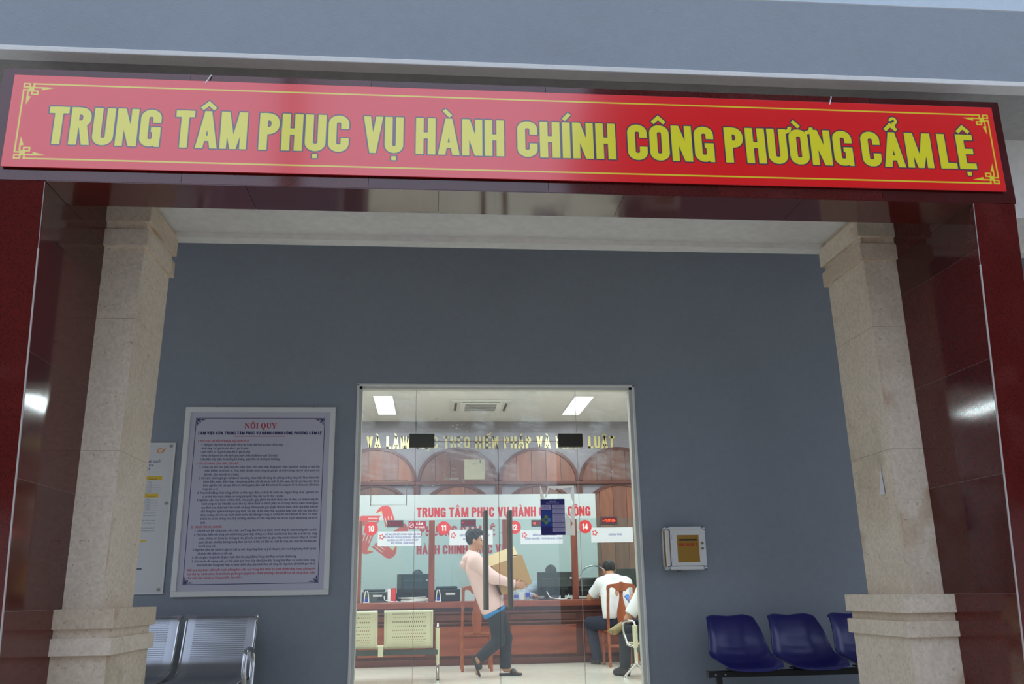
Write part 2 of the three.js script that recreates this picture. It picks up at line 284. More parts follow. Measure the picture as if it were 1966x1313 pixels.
function handsLogo(x, cx, cy, r, detail = true) { // pinwheel of five cupped hands
  for (let k = 0; k < 5; k++) {
    x.save(); x.translate(cx, cy); x.rotate(k * Math.PI * 0.4); x.scale(r, r);
    ink(x, '#d8504c'); x.beginPath(); x.moveTo(-0.21, -0.7); x.bezierCurveTo(-0.12, -0.9, 0, -1, 0.15, -1); x.bezierCurveTo(0.3, -1, 0.37, -0.9, 0.395, -0.79); x.lineTo(0.584, -0.21); x.lineTo(0.46, -0.25); x.lineTo(0.4, -0.19); x.lineTo(0.3, -0.24); x.lineTo(0.17, -0.2); x.lineTo(0.01, -0.81); x.closePath(); x.fill();
    if (detail) { ink(x, '#ecd24a'); x.beginPath(); x.moveTo(0.012, -0.81); x.lineTo(-0.13, -0.73); x.lineTo(0.0, -0.72); x.closePath(); x.fill(); x.strokeStyle = '#f2dcd6'; x.lineWidth = 0.026; for (const q of [0, 1, 2]) { x.beginPath(); x.moveTo(0.14 + q * 0.11, -0.56 - q * 0.03); x.lineTo(0.24 + q * 0.11, -0.24 - q * 0.02); x.stroke(); } }
    x.restore();
  }
}
// ---------------------------------------------------------------- the building outside
const WZ = -7.3;                                                   // front wall
struct('ground', B(-45, 45, -0.75, -0.6, -7.3, 60), M.paving, 'paved forecourt');
struct('porch_floor', B(-8, 9, -0.6, 0, WZ, -3.3), M.porchTile, 'tiled porch floor');
for (let k = 0; k < 3; k++) struct('floor_step' + (k ? '_00' + k : ''), B(-8, 9, -0.6, -0.15 - 0.15 * k, -3.3 + 0.3 * k, -3.0 + 0.3 * k), M.porchTile, 'porch step');
const opening = { x0: -0.625, x1: 1.72, y1: 2.69 };
struct('wall_front', [B(-8, opening.x0, -0.6, 4.0, WZ, WZ - 0.12), B(opening.x1, 9, -0.6, 4.0, WZ, WZ - 0.12), B(opening.x0, opening.x1, opening.y1, 4.0, WZ, WZ - 0.12)], M.blue, 'blue-grey painted porch wall around the glass entrance');
struct('wall_front_inside', [B(-6.4, opening.x0, 0, 4.0, WZ - 0.121, WZ - 0.24), B(opening.x1, 7.4, 0, 4.0, WZ - 0.121, WZ - 0.24), B(opening.x0, opening.x1, opening.y1, 4.0, WZ - 0.121, WZ - 0.24)], M.white, 'white inner face of the front wall');
struct('wall_upper', B(-8, 9, 4.3, 9.5, WZ, WZ - 0.3), M.paleWall, 'pale upper storey wall');
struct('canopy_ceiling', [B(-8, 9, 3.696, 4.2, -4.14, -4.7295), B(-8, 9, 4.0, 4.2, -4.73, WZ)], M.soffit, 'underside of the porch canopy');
struct('canopy_roof', B(-8, 9, 4.2005, 4.3, -4.3, -15.8), M.concrete, 'flat roof slab');
struct('trim_1', B(-8, 9, 3.71, 4.18, -4.123, -4.3), M.blue, 'blue-grey canopy fascia');
struct('trim_2', RB(-8, 9, 3.678, 3.71, -4.105, -4.2, 0.006), M.white, 'white drip edge under the fascia');
struct('lintel_beam', B(-8, 9, 3.165, 3.999, -4.7305, -5.206), M.cream, 'cream beam over the stone columns');
struct('trim_3', B(-8, 9, 3.128, 3.999, -5.2065, -5.3), M.cream, 'drip lip behind the porch beam');

// ---- stone columns
function stoneColumn(side, mats, label) { // side: -1 beside the rules board, 1 beside the blue seats
  const t = thing('stone_column', label, 'column'), s = side;
  const inner = (top) => (s < 0 ? (top ? -1.605 : -1.633) : (top ? 2.559 : 2.577)), jamb = s < 0 ? -1.8185 : 2.7635;
  const X = (a, b) => [Math.min(a, b), Math.max(a, b)];
  const band = (o, y0, y1, top) => { // o: how far it stands out from the shaft
    const i = inner(top) - s * o, zf = -4.744 + o, zb = -5.229 - o, out = inner(top) + s * (0.485 + o);
    const z1 = Math.min(zf, -4.752), gs = [];
    const L = [[i, zf], [i, zb], [out, zb], [out, z1], ...(zf > z1 ? [[jamb, z1], [jamb, zf]] : [])], pts = L.map(([x, z]) => [x, -z]);   // outline in plan, cut round the granite jamb
    gs.push(planar(prism(pts, y1 - y0, 0.003).rotateX(-Math.PI / 2).translate(0, y0, 0)));
    return gs;
  };
  const i0 = inner(false), i1 = inner(true), o0 = i0 + s * 0.485, o1 = i1 + s * 0.485, zf = -4.744, zb = -5.229, [l0, r0] = X(i0, o0), [l1, r1] = X(i1, o1);
  const cut = [0.946, 1.74, 2.46, 2.878];
  for (let k = 0; k < 3; k++) { const f = (y) => (y - 0.946) / 1.932, q = (a, b, y) => a + (b - a) * f(y), y0 = cut[k], y1 = cut[k + 1] - 0.0015; part('shaft_block', hull8([[q(l0, l1, y0), y0, zf], [q(r0, r1, y0), y0, zf], [q(r0, r1, y0), y0, zb], [q(l0, l1, y0), y0, zb], [q(l0, l1, y1), y1, zf], [q(r0, r1, y1), y1, zf], [q(r0, r1, y1), y1, zb], [q(l0, l1, y1), y1, zb]]), mats[0], t); }
  part('capital_band', band(0.022, 2.878, 2.972, true), mats[1], t); part('capital_neck', band(0.004, 2.972, 3.02, true), mats[0], t);
  part('capital_band', band(0.026, 3.02, 3.135, true), mats[2], t); part('capital_neck', band(0.01, 3.135, 3.165, true), mats[1], t);
  part('base_band', band(0.1, 0.86, 0.948, false), mats[2], t); part('base_neck', band(0.077, 0.812, 0.86, false), mats[1], t);
  part('base_band', band(0.1, 0.738, 0.812, false), mats[0], t); part('pedestal', band(0.078, 0, 0.738, false), mats[2], t);
  return t;
}
const colL = stoneColumn(-1, [M.stone, M.stone2, M.stone3], 'beige stone column beside the rules board and steel seats');
const colR = stoneColumn(1, [M.stone2, M.stone3, M.stone], 'beige stone column beside the blue plastic seats');
part('paper_scrap', new THREE.BufferGeometry().setAttribute('position', new THREE.BufferAttribute(new Float32Array([2.5655, 1.5, -4.86, 2.5655, 1.5, -4.92, 2.5655, 1.66, -4.875]), 3)), M.paper, colR, 'torn white paper corner');

// ---- granite portal
{
  const t = thing('granite_portal', 'polished dark red granite portal carrying the red sign', 'portal');
  const zF = (y) => -3.955 - (2.888 - y) * 0.085, zB = -4.745, ys = [-0.6, 0.386, 0.951, 1.515, 2.08, 2.645, 2.888], j = 0.0008;
  let g = 0;
  for (const [xi, xo, s, core] of [[-1.818, -2.06, -1, 'pillar_core'], [2.763, 2.99, 1, 'pillar_core']]) {
    const e0 = 0.0016, c = xi + s * e0, a = Math.min(c, xo - s * e0), b = Math.max(c, xo - s * e0), q = e0;
    part(core, hull8([[a, -0.6, zF(-0.6) - q], [b, -0.6, zF(-0.6) - q], [b, -0.6, zB], [a, -0.6, zB], [a, 2.885, zF(2.885) - q], [b, 2.885, zF(2.885) - q], [b, 2.885, zB], [a, 2.885, zB]]), M.grout, t, 'pale grout bedding between the slabs');
    const cl = Math.min(xi - s * 0.0004, xi + s * 0.0055), cr = Math.max(xi - s * 0.0004, xi + s * 0.0055), gy = 2.56;
    part('corner_grout', hull8([[cl, -0.6, zF(-0.6) + 0.0006], [cr, -0.6, zF(-0.6) + 0.0006], [cr, -0.6, zF(-0.6) - 0.006], [cl, -0.6, zF(-0.6) - 0.006], [cl, gy, zF(gy) + 0.0006], [cr, gy, zF(gy) + 0.0006], [cr, gy, zF(gy) - 0.006], [cl, gy, zF(gy) - 0.006]]), M.grout, t, 'pale sealant line down the pillar corner');
    part('pillar_head', B(Math.min(xi, xo), Math.max(xi, xo), 2.8885, 3.478, -4.2285, -4.729), M.granite[g % 3], t);
    for (let k = 0; k < 6; k++) {
      const y0 = ys[k] + j, y1 = ys[k + 1] - j, e = 0.004;
      const slab = (x0, x1, f0, f1, bk) => { const l = Math.min(x0, x1), r = Math.max(x0, x1); return hull8([[l, y0, f0], [r, y0, f0], [r, y0, bk ?? f0 - 0.014], [l, y0, bk ?? f0 - 0.014], [l, y1, f1], [r, y1, f1], [r, y1, bk ?? f1 - 0.014], [l, y1, bk ?? f1 - 0.014]]); };
      part('jamb_slab', slab(xi, xi + s * 0.014, zF(y0) - e, zF(y1) - e, zB), M.granite[g++ % 3], t);
      part('jamb_slab', slab(xo, xo - s * 0.014, zF(y0) - e, zF(y1) - e, zB), M.granite[g++ % 3], t);
    }
    { const l = Math.min(xi + s * 0.0045, xo - s * 0.001), r = Math.max(xi + s * 0.0045, xo - s * 0.001), f = (x, y, d) => [x, y, zF(y) - d]; for (const [y0, y1] of [[-0.6, 1.2], [1.2003, 2.888]]) part('front_slab', hull8([f(l, y0, 0), f(r, y0, 0), f(r, y0, 0.014), f(l, y0, 0.014), f(l, y1, 0), f(r, y1, 0), f(r, y1, 0.014), f(l, y1, 0.014)]), M.granite[2], t); }
  }
  part('beam_core', B(-2.07, 2.99, 2.9, 3.466, -3.967, -4.22), M.darkGrout, t);
  const xs = [-2.082, -1.2, -0.32, 0.56, 1.42, 2.28, 3.0];
  for (let k = 0; k < 6; k++) {
    const [x0, x1] = [xs[k] + 0.001, xs[k + 1] - 0.001];
    part('front_slab', B(x0, x1, 2.89, 3.478, -3.955, -3.969), M.graniteBeam[(k * 2) % 3], t); part('back_slab', B(x0, x1, 2.89, 3.478, -4.214, -4.228), M.granite[k % 3], t);
    part('top_slab', B(x0, x1, 3.464, 3.478, -3.9695, -4.2135), M.granite[(k + 1) % 3], t);
  }
  const sx = [-1.817, -0.9, 0.02, 0.94, 1.86, 2.762];
  for (let k = 0; k < 5; k++) part('soffit_slab', B(sx[k] + 0.001, sx[k + 1] - 0.001, 2.886, 2.9, -3.9565, -4.2265), M.graniteBeam[(k + 2) % 3], t);
}
// ---- sign over the portal
{
  const q = 1.0058, x0 = -2.009 * q, x1 = 2.93 * q, y0 = 1 + 1.936 * q, y1 = 1 + 2.422 * q, w = x1 - x0, h = y1 - y0, PX = 2048, k = PX / w, PY = Math.round(h * k);
  const words = [['TRUNG', -1.826, -1.307], ['TÂM', -1.241, -0.903], ['PHỤC', -0.846, -0.417], ['VỤ', -0.349, -0.155], ['HÀNH', -0.094, 0.341], ['CHÍNH', 0.406, 0.901], ['CÔNG', 0.961, 1.405], ['PHƯỜNG', 1.461, 2.134], ['CẨM', 2.181, 2.561], ['LỆ', 2.597, 2.793]];
  const layer = (colour) => { const c = document.createElement('canvas'); c.width = PX; c.height = PY; const x = c.getContext('2d'); ink(x, colour); for (const [s, a, b] of words) condensed(x, s, (a * q - x0) * k, (y1 - 1 - 2.056 * q) * k, 0.201 * q * k, (b - a) * q * k); return c; };
  const map = sheet(PX, PY, (x) => {
    x.fillStyle = '#ee080a'; x.fillRect(0, 0, PX, PY);
    ink(x, '#eedb2a'); border(x, (-1.962 * q - x0) * k, (y1 - 1 - 2.38 * q) * k, (2.903 * q - x0) * k, (y1 - 1 - 1.974 * q) * k, 3.6);
    const edge = layer('#33305e'); for (let a = 0; a < 12; a++) x.drawImage(edge, 2.1 * Math.cos(a * Math.PI / 6), 2.1 * Math.sin(a * Math.PI / 6));
    x.drawImage(layer('#efe120'), 0, 0);
  });
  const t = thing('entrance_sign', 'long red sign with yellow Vietnamese capitals on the granite portal', 'sign', [0, 0, 0]);
  part('backing_frame', [RB(x0 + 0.01, x1 - 0.01, y0 + 0.012, y1 - 0.01, -3.9545, -3.945, 0.002)], M.black, t);
  part('sign_panel', RB(x0, x1, y0, y1, -3.9445, -3.939, 0.002), S({ color: hex('#b30c12'), roughness: 0.4 }), t);
  part('printed_face', face(w - 0.004, h - 0.004, (x0 + x1) / 2, (y0 + y1) / 2, -3.9386), PH({ map, roughness: 0.16, ior: 2.0, clearcoat: 1, clearcoatRoughness: 0.1 }), t, 'red print with yellow letters and fret border');
  for (const x of [-1.114, 2.061]) part('tie_wire', tube([V(x - 0.01, 3.42, -3.936), V(x, 3.445, -3.942), V(x + 0.012, 3.475, -3.95), V(x + 0.012, 3.482, -3.97)], 0.0025, 10, 6), M.whitePlastic, t);
}
// ---- rules board
{
  const x0 = -2.001, x1 = -0.797, y0 = 0.998, y1 = 2.49, w = x1 - x0, h = y1 - y0, f = 0.042, PW = 1400, k = PW / (w - 2 * f), PHh = Math.round((h - 2 * f) * k);
  const map = sheet(PW, PHh, (x, W, H) => {
    x.fillStyle = '#c6c2cd'; x.fillRect(0, 0, W, H); const navy = '#1a1852', red = '#b5142c';
    ink(x, navy); border(x, 0.038 * W, 0.034 * H, 0.962 * W, 0.966 * H, 6);
    ink(x, red); roman(x, 'NỘI QUY', W / 2, 0.094 * H, 0.03 * H, { font: 'serif', align: 'center', sx: 0.98 });
    ink(x, navy); condensed(x, 'LÀM VIỆC CỦA TRUNG TÂM PHỤC VỤ HÀNH CHÍNH CÔNG PHƯỜNG CẨM LỆ', 0.062 * W, 0.131 * H, 0.0175 * H, 0.88 * W); ink(x, red); x.fillRect(0.32 * W, 0.142 * H, 0.36 * W, 3);
    const T = `*I.  THỜI GIAN, ĐỊA ĐIỂM TIẾP NHẬN, GIẢI QUYẾT HỒ SƠ|>1. Thời gian tiếp nhận và giải quyết hồ sơ tại Trung tâm Phục vụ hành chính công:|>- Buổi sáng: Từ 7 giờ 30 phút đến 11 giờ 30 phút|>- Buổi chiều: Từ 13 giờ 30 phút đến 17 giờ 30 phút|>- Riêng thứ Bảy chỉ làm việc buổi sáng (nghỉ chiều thứ Bảy và ngày Chủ nhật)|>2. Địa điểm tiếp nhận: Số 40, Ông Ích Đường, quận Cẩm Lệ, thành phố Đà Nẵng|
*II.  ĐỐI VỚI CÁN BỘ, CÔNG CHỨC, VIÊN CHỨC|=1. Trong giờ làm việc phải đeo thẻ công chức, viên chức mặc đồng phục theo quy định, không có mùi bia|=    rượu, không hút thuốc lá. Thực hiện tốt văn minh công sở, giữ gìn vệ sinh chung, bảo vệ cảnh quan nơi|>    làm việc, đảm bảo trật tự cơ quan.|=2. Có trách nhiệm giữ gìn và bảo vệ của công, thực hiện tốt công tác phòng chống cháy nổ. Thực hành tiết|=    kiệm điện, nước, điện thoại, văn phòng phẩm; tắt tất cả các thiết bị liên quan khi hết giờ làm việc. Thực|=    hiện nghiêm túc các quy định về phòng gian, bảo mật đối với các hồ sơ quản lý và khóa cửa cẩn thận|>    trước khi ra về.|=3. Thực hiện đúng chức năng nhiệm vụ theo quy định, có thái độ niềm nở, ứng xử đúng mực, nghiêm túc|>    và có tinh thần trách nhiệm cao trong giải quyết công việc của tổ chức, cá nhân.|=4. Nghiêm cấm mọi hành vi hách dịch, cửa quyền, gây phiền hà sách nhiễu cho tổ chức, cá nhân trong thi|=    hành công vụ; tùy tiện đặt ra các thủ tục hành chính và thành phần hồ sơ trong thủ tục hành chính ngoài|=    quy định của pháp luật hiện hành; sử dụng thẩm quyền giải quyết thủ tục hành chính làm điều kiện để|=    vận động thu ngân sách ngoài quy định, thu phí, lệ phí vượt mức quy định hoặc thực hiện các giao dịch|=    khác; hướng dẫn thủ tục hành chính nhiều lần, không rõ ràng và có thái độ thờ ơ đối với tổ chức, cá nhân;|=    trả lại hồ sơ mà không nêu rõ lý do bằng văn bản; từ chối tiếp nhận hồ sơ trực tuyến mà không trả lời rõ|>    lý do.|
*III.  ĐỐI VỚI TỔ CHỨC, CÁ NHÂN|=1. Liên hệ cán bộ, công chức, viên chức của Trung tâm Phục vụ hành chính công để được hướng dẫn cụ thể.|=2. Phải thực hiện nếp sống văn minh trong giao tiếp; không tự ý đi lại vào khu vực làm việc của cán bộ, công|=    chức; không hút thuốc lá; không xả rác; yêu cầu ăn mặc lịch sự, giao tiếp có văn hóa nơi công sở. Tự bảo|=    quản tài sản cá nhân; không mang theo các loại vũ khí, vật liệu nổ, chất dễ cháy, hóa chất độc hại khi đến|>    liên hệ công việc.|=3. Nghiêm cấm các hành vi gây rối trật tự nơi công cộng hoặc tự ý di chuyển, làm hư hỏng trang thiết bị của|>    bộ phận tiếp nhận và trả kết quả.|>4. Khi cần góp ý thì ghi vào Sổ góp ý hoặc Hòm thư góp ý đặt tại Trung tâm Phục vụ hành chính công.|=5. Khi có vấn đề vướng mắc, có thể phản ánh trực tiếp đến Giám đốc Trung tâm Phục vụ hành chính công,|=    hoặc lãnh đạo Trung tâm Phục vụ hành chính công phụ trách theo dõi công tác tiếp nhận và trả kết quả hồ sơ.|
!Nội quy này được niêm yết trước phòng làm việc của Trung tâm Phục vụ hành chính công trong giải quyết|!các thủ tục hành chính thuộc thẩm quyền giải quyết của UBND phường Cẩm Lệ để cán bộ, công chức, viên|?chức và tổ chức cá nhân có liên quan biết, thực hiện./.`.replace(/\n/g, '').split('|');
    let y = 0.171; const step = 0.0207, ch = 0.0118 * H, full = 0.85 * W;
    for (const line of T) {
      const c = line[0], s = line.slice(1).trimEnd(), bare = s.trimStart(), ind = (s.length - bare.length) * 0.009 * W;
      ink(x, '*!?'.includes(c) ? red : navy);
      if (c === '*') { y += 0.004; roman(x, bare, 0.064 * W, y * H, ch, { sx: 0.66 }); }
      else if (c === '!') { if (bare.startsWith('Nội')) y += 0.006; roman(x, bare, 0.064 * W, y * H, ch, { fit: 0.872 * W }); }
      else if (c === '?') roman(x, bare, 0.064 * W, y * H, ch, { sx: 0.7 });
      else if (c === '=') roman(x, bare, 0.088 * W + ind, y * H, ch, { fit: full - ind });
      else roman(x, bare, 0.088 * W + ind + (/^-/.test(bare) ? 0 : 0), y * H, ch, { sx: 0.72 });
      y += step;
    }
  });
  const t = thing('rules_board', 'large white framed board of printed office rules left of the glass doors', 'notice board', [0, 0, 0]);
  part('frame', [RB(x0, x1, y1 - f, y1, WZ + 0.001, WZ + 0.03, 0.004), RB(x0, x1, y0, y0 + f, WZ + 0.001, WZ + 0.03, 0.004), RB(x0, x0 + f, y0 + f, y1 - f, WZ + 0.001, WZ + 0.03, 0.004), RB(x1 - f, x1, y0 + f, y1 - f, WZ + 0.001, WZ + 0.03, 0.004)], M.frameWhite, t);
  part('panel', B(x0 + f, x1 - f, y0 + f, y1 - f, WZ + 0.001, WZ + 0.014), M.paper, t);
  part('printed_sheet', face(w - 2 * f, h - 2 * f, (x0 + x1) / 2, (y0 + y1) / 2, WZ + 0.015), S({ map, roughness: 0.42 }), t, 'lilac sheet printed with numbered rules');
  for (const [x, y] of [[x0 + 0.3, y0], [x1 - 0.2, y0], [x0 + 0.25, y1], [x1 - 0.18, y1], [x0, 1.8], [x1, 1.8]]) part('nail', cyl(V(x, y - 0.008, WZ + 0.032), V(x, y + 0.008, WZ + 0.032), 0.002), M.darkSteel, t);
}
// ---- service board half behind the column
{
  const x0 = -2.93, x1 = -2.058, y0 = 1.022, y1 = 2.2, w = x1 - x0, h = y1 - y0, PW = 700, PHh = Math.round(PW * h / w);
  const map = sheet(PW, PHh, (x, W, H) => {
    x.fillStyle = '#d9d7d3'; x.fillRect(0, 0, W, H);
    ink(x, '#e39a4c'); for (let k = 0; k < 4; k++) { x.save(); x.beginPath(); x.moveTo(0, (0.025 + k * 0.012) * H); x.lineTo((0.78 - k * 0.03) * W, (0.025 + k * 0.012) * H); x.lineTo((0.765 - k * 0.03) * W, (0.032 + k * 0.012) * H); x.lineTo(0, (0.032 + k * 0.012) * H); x.fill(); x.restore(); }
    x.lineWidth = 6; ink(x, '#dd8038'); x.beginPath(); x.ellipse(0.885 * W, 0.045 * H, 0.034 * W, 0.016 * H, -0.3, 0, 5.2); x.stroke(); x.beginPath(); x.moveTo(0.86 * W, 0.045 * H); x.quadraticCurveTo(0.88 * W, 0.06 * H, 0.93 * W, 0.028 * H); x.stroke();
    ink(x, '#2a2d66'); roman(x, 'THỜI GIAN, PHÍ VÀ LỆ PHÍ GIẢI QUYẾT', 0.9 * W, 0.128 * H, 0.0145 * H, { align: 'right', sx: 0.9 }); roman(x, 'DỊCH VỤ BƯU CHÍNH CÔNG ÍCH', 0.83 * W, 0.155 * H, 0.0145 * H, { align: 'right', sx: 0.9 }); roman(x, 'TẠI CẨM LỆ', 0.8 * W, 0.178 * H, 0.012 * H, { align: 'right', sx: 0.9 });
    for (const [a, b, c, rows] of [[0.222, 0.25, 0.92, 5], [0.342, 0.37, 0.9, 5]]) {
      ink(x, '#e2b928'); x.fillRect(0.1 * W, a * H, (c - 0.1) * W, (b - a) * H); ink(x, '#3a3420'); roman(x, 'Khối lượng', 0.72 * W, (a + 0.012) * H, 0.006 * H, { align: 'right' }); roman(x, 'Mức giá cước', 0.87 * W, (b - 0.004) * H, 0.006 * H, { align: 'right' });
      ink(x, '#77767a'); for (let r = 0; r < rows; r++) { roman(x, `${18 + r * 4}.000`, 0.83 * W, (b + 0.016 + r * 0.016) * H, 0.007 * H, { align: 'right', bold: false }); x.fillRect(0.1 * W, (b + 0.02 + r * 0.016) * H, (c - 0.1) * W, 1); }
    }
    ink(x, '#55555c'); ['Thời gian nhận và trả kết quả theo giấy hẹn', 'Giá cước đã bao gồm thuế', '', 'Tổ chức, cá nhân liên hệ nhân viên bưu chính', 'để được hướng dẫn sử dụng dịch vụ', '', 'Kết quả được trả tận nhà theo địa chỉ', 'ghi trên phiếu của người yêu cầu'].forEach((s, k) => s && roman(x, s, 0.89 * W, (0.478 + k * 0.017) * H, 0.0075 * H, { align: 'right', bold: false }));
    ink(x, '#e0c34a'); x.fillRect(0.3 * W, 0.655 * H, 0.53 * W, 0.013 * H); ink(x, '#444'); roman(x, 'Ngân hàng nhận', 0.66 * W, 0.665 * H, 0.007 * H, { align: 'right' });
    ink(x, '#666'); for (let k = 0; k < 4; k++) roman(x, ['Chuyển khoản', 'Tại quầy', 'Qua điện thoại số', 'Hoặc tại bưu điện phường'][k], 0.73 * W, (0.7 + k * 0.016) * H, 0.007 * H, { align: 'right', bold: false }); x.fillRect(0.74 * W, 0.84 * H, 0.07 * W, 0.012 * H); roman(x, 'Cẩm Lệ, Đà Nẵng', 0.62 * W, 0.965 * H, 0.007 * H, { align: 'right', bold: false });
  });
  const t = thing('service_board', 'white acrylic board with yellow table headings half hidden by the stone column', 'notice board');
  part('edge_frame', RB(x0, x1, y0, y1, WZ + 0.001, WZ + 0.016, 0.006), M.frameWhite, t);
  part('printed_sheet', face(w - 0.03, h - 0.03, (x0 + x1) / 2, (y0 + y1) / 2, WZ + 0.0168), S({ map, roughness: 0.4 }), t);
  for (const [x, y] of [[x1 - 0.035, y1 - 0.03], [x1 - 0.035, 1.715], [x1 - 0.035, y0 + 0.035], [x0 + 0.035, y1 - 0.03], [x0 + 0.035, 1.715], [x0 + 0.035, y0 + 0.035]]) part('stud', cyl(V(x, y, WZ + 0.016), V(x, y, WZ + 0.024), 0.012), M.darkSteel, t);
}
// ---- suggestion box
{
  const x0 = 1.885, x1 = 2.213, y0 = 1.145, y1 = 1.486, zf = -7.16, t = thing('suggestion_box', 'white and mustard suggestion box with slot hung on the blue wall', 'letter box');
  part('body', B(x0 + 0.008, x1 - 0.008, y0 + 0.008, y1 - 0.008, WZ + 0.002, zf - 0.012), M.yellowAcrylic, t, 'mustard side panels');
  const e = 0.03;
  for (const y of [y0, y1 - e]) for (const z of [zf - 0.03, WZ + 0.002]) part('edge_profile', RB(x0 + e * 0.9, x1 - e * 0.9, y, y + e, z, z + 0.03, 0.008), M.frameWhite, t);
  for (const x of [x0, x1 - e]) for (const z of [zf - 0.03, WZ + 0.002]) part('edge_profile', RB(x, x + e, y0 + e * 0.9, y1 - e * 0.9, z, z + 0.03, 0.008), M.frameWhite, t);
  for (const x of [x0 + e / 2, x1 - e / 2]) for (const y of [y0 + e / 2, y1 - e / 2]) part('corner_cap', ball(x, y, zf - 0.015, 0.0215, 10), M.steel, t);
  for (const x of [x0, x1 - e]) for (const y of [y0, y1 - e]) part('depth_profile', RB(x + 0.002, x + e - 0.002, y + 0.002, y + e - 0.002, WZ + 0.03, zf - 0.028, 0.006), M.frameWhite, t);
  const dx0 = x0 + 0.036, dx1 = x1 - 0.012, dy0 = y0 + 0.032, dy1 = y1 - 0.022, fw = 0.046;
  const door = part('door', [RB(dx0, dx1, dy1 - fw, dy1, zf - 0.012, zf + 0.006, 0.003), RB(dx0, dx1, dy0, dy0 + fw * 0.6, zf - 0.012, zf + 0.006, 0.003), RB(dx0, dx0 + fw + 0.008, dy0, dy1, zf - 0.012, zf + 0.0055, 0.003), RB(dx1 - fw, dx1, dy0, dy1, zf - 0.012, zf + 0.0055, 0.003)], M.frameWhite, t);
  const map = sheet(400, 512, (x, W, H) => { x.fillStyle = '#a87c1e'; x.fillRect(0, 0, W, H); ink(x, '#b8240f'); condensed(x, 'HÒM THƯ GÓP Ý', 0.09 * W, 0.4 * H, 0.1 * H, 0.83 * W); });
  const px0 = dx0 + fw + 0.008, px1 = dx1 - fw, py0 = dy0 + fw * 0.6, py1 = dy1 - fw;
  part('printed_panel', face(px1 - px0, py1 - py0, (px0 + px1) / 2, (py0 + py1) / 2, zf + 0.001), S({ map, roughness: 0.4 }), door, 'mustard panel with red lettering');
  part('slot', RB(px0 + 0.018, px1 - 0.014, py1 - 0.045, py1 - 0.031, zf - 0.004, zf + 0.0016, 0.002), M.black, door);
  for (const y of [1.352, 1.31]) part('lock', [cyl(V(dx1 - fw * 0.45, y, zf), V(dx1 - fw * 0.45, y, zf + 0.014), 0.0125, 0.011, 16)], M.chrome, door);
  for (const y of [1.4, 1.22]) part('hinge', cyl(V(dx0 + 0.012, y - 0.02, zf + 0.006), V(dx0 + 0.012, y + 0.02, zf + 0.006), 0.004), M.steel, t);
  part('hanger_lug', RB(2.0, 2.03, y0 - 0.012, y0 + 0.004, WZ + 0.003, WZ + 0.03, 0.003), M.darkSteel, t);
}
// ---- seats on the porch
function shell(section, nu, nv, thick) { // section(u in -1..1, v in 0..1) -> Vector3; a sheet with thickness
  const P = [], N = [], idx = [], a = V(), b = V();
  for (let j = 0; j <= nv; j++) for (let i = 0; i <= nu; i++) { const u = i / nu * 2 - 1, v = j / nv, e = 1e-3, p = section(u, v); a.copy(section(Math.min(1, u + e), v)).sub(section(Math.max(-1, u - e), v)); b.copy(section(u, Math.min(1, v + e))).sub(section(u, Math.max(0, v - e))); P.push(p); N.push(a.clone().cross(b).normalize()); }
  const pos = [], k = (nu + 1) * (nv + 1);
  for (let s = 0; s < 2; s++) for (let i = 0; i < k; i++) { const p = P[i].clone().addScaledVector(N[i], s ? thick : 0); pos.push(p.x, p.y, p.z); }
  const q = (a, b, c, d) => idx.push(a, b, c, a, c, d);
  for (let j = 0; j < nv; j++) for (let i = 0; i < nu; i++) { const a = j * (nu + 1) + i, b = a + 1, c = b + nu + 1, d = a + nu + 1; q(a, d, c, b); q(a + k, b + k, c + k, d + k); }
  for (let i = 0; i < nu; i++) { q(i, i + 1, i + 1 + k, i + k); const o = nv * (nu + 1) + i; q(o + 1, o, o + k, o + 1 + k); }
  for (let j = 0; j < nv; j++) { const a = j * (nu + 1), b = a + nu + 1; q(b, a, a + k, b + k); q(a + nu, b + nu, b + nu + k, a + nu + k); }
  const uv = []; for (let s = 0; s < 2; s++) for (let j = 0; j <= nv; j++) for (let i = 0; i <= nu; i++) uv.push(i / nu, j / nv);
  const g = new THREE.BufferGeometry().setAttribute('position', new THREE.BufferAttribute(new Float32Array(pos), 3)).setAttribute('uv', new THREE.BufferAttribute(new Float32Array(uv), 2)); g.setIndex(idx); g.computeVertexNormals(); return g;
}
const curve2 = (pts) => new THREE.CatmullRomCurve3(pts.map(([z, y]) => V(0, y, z)), false, 'catmullrom', 0.5);
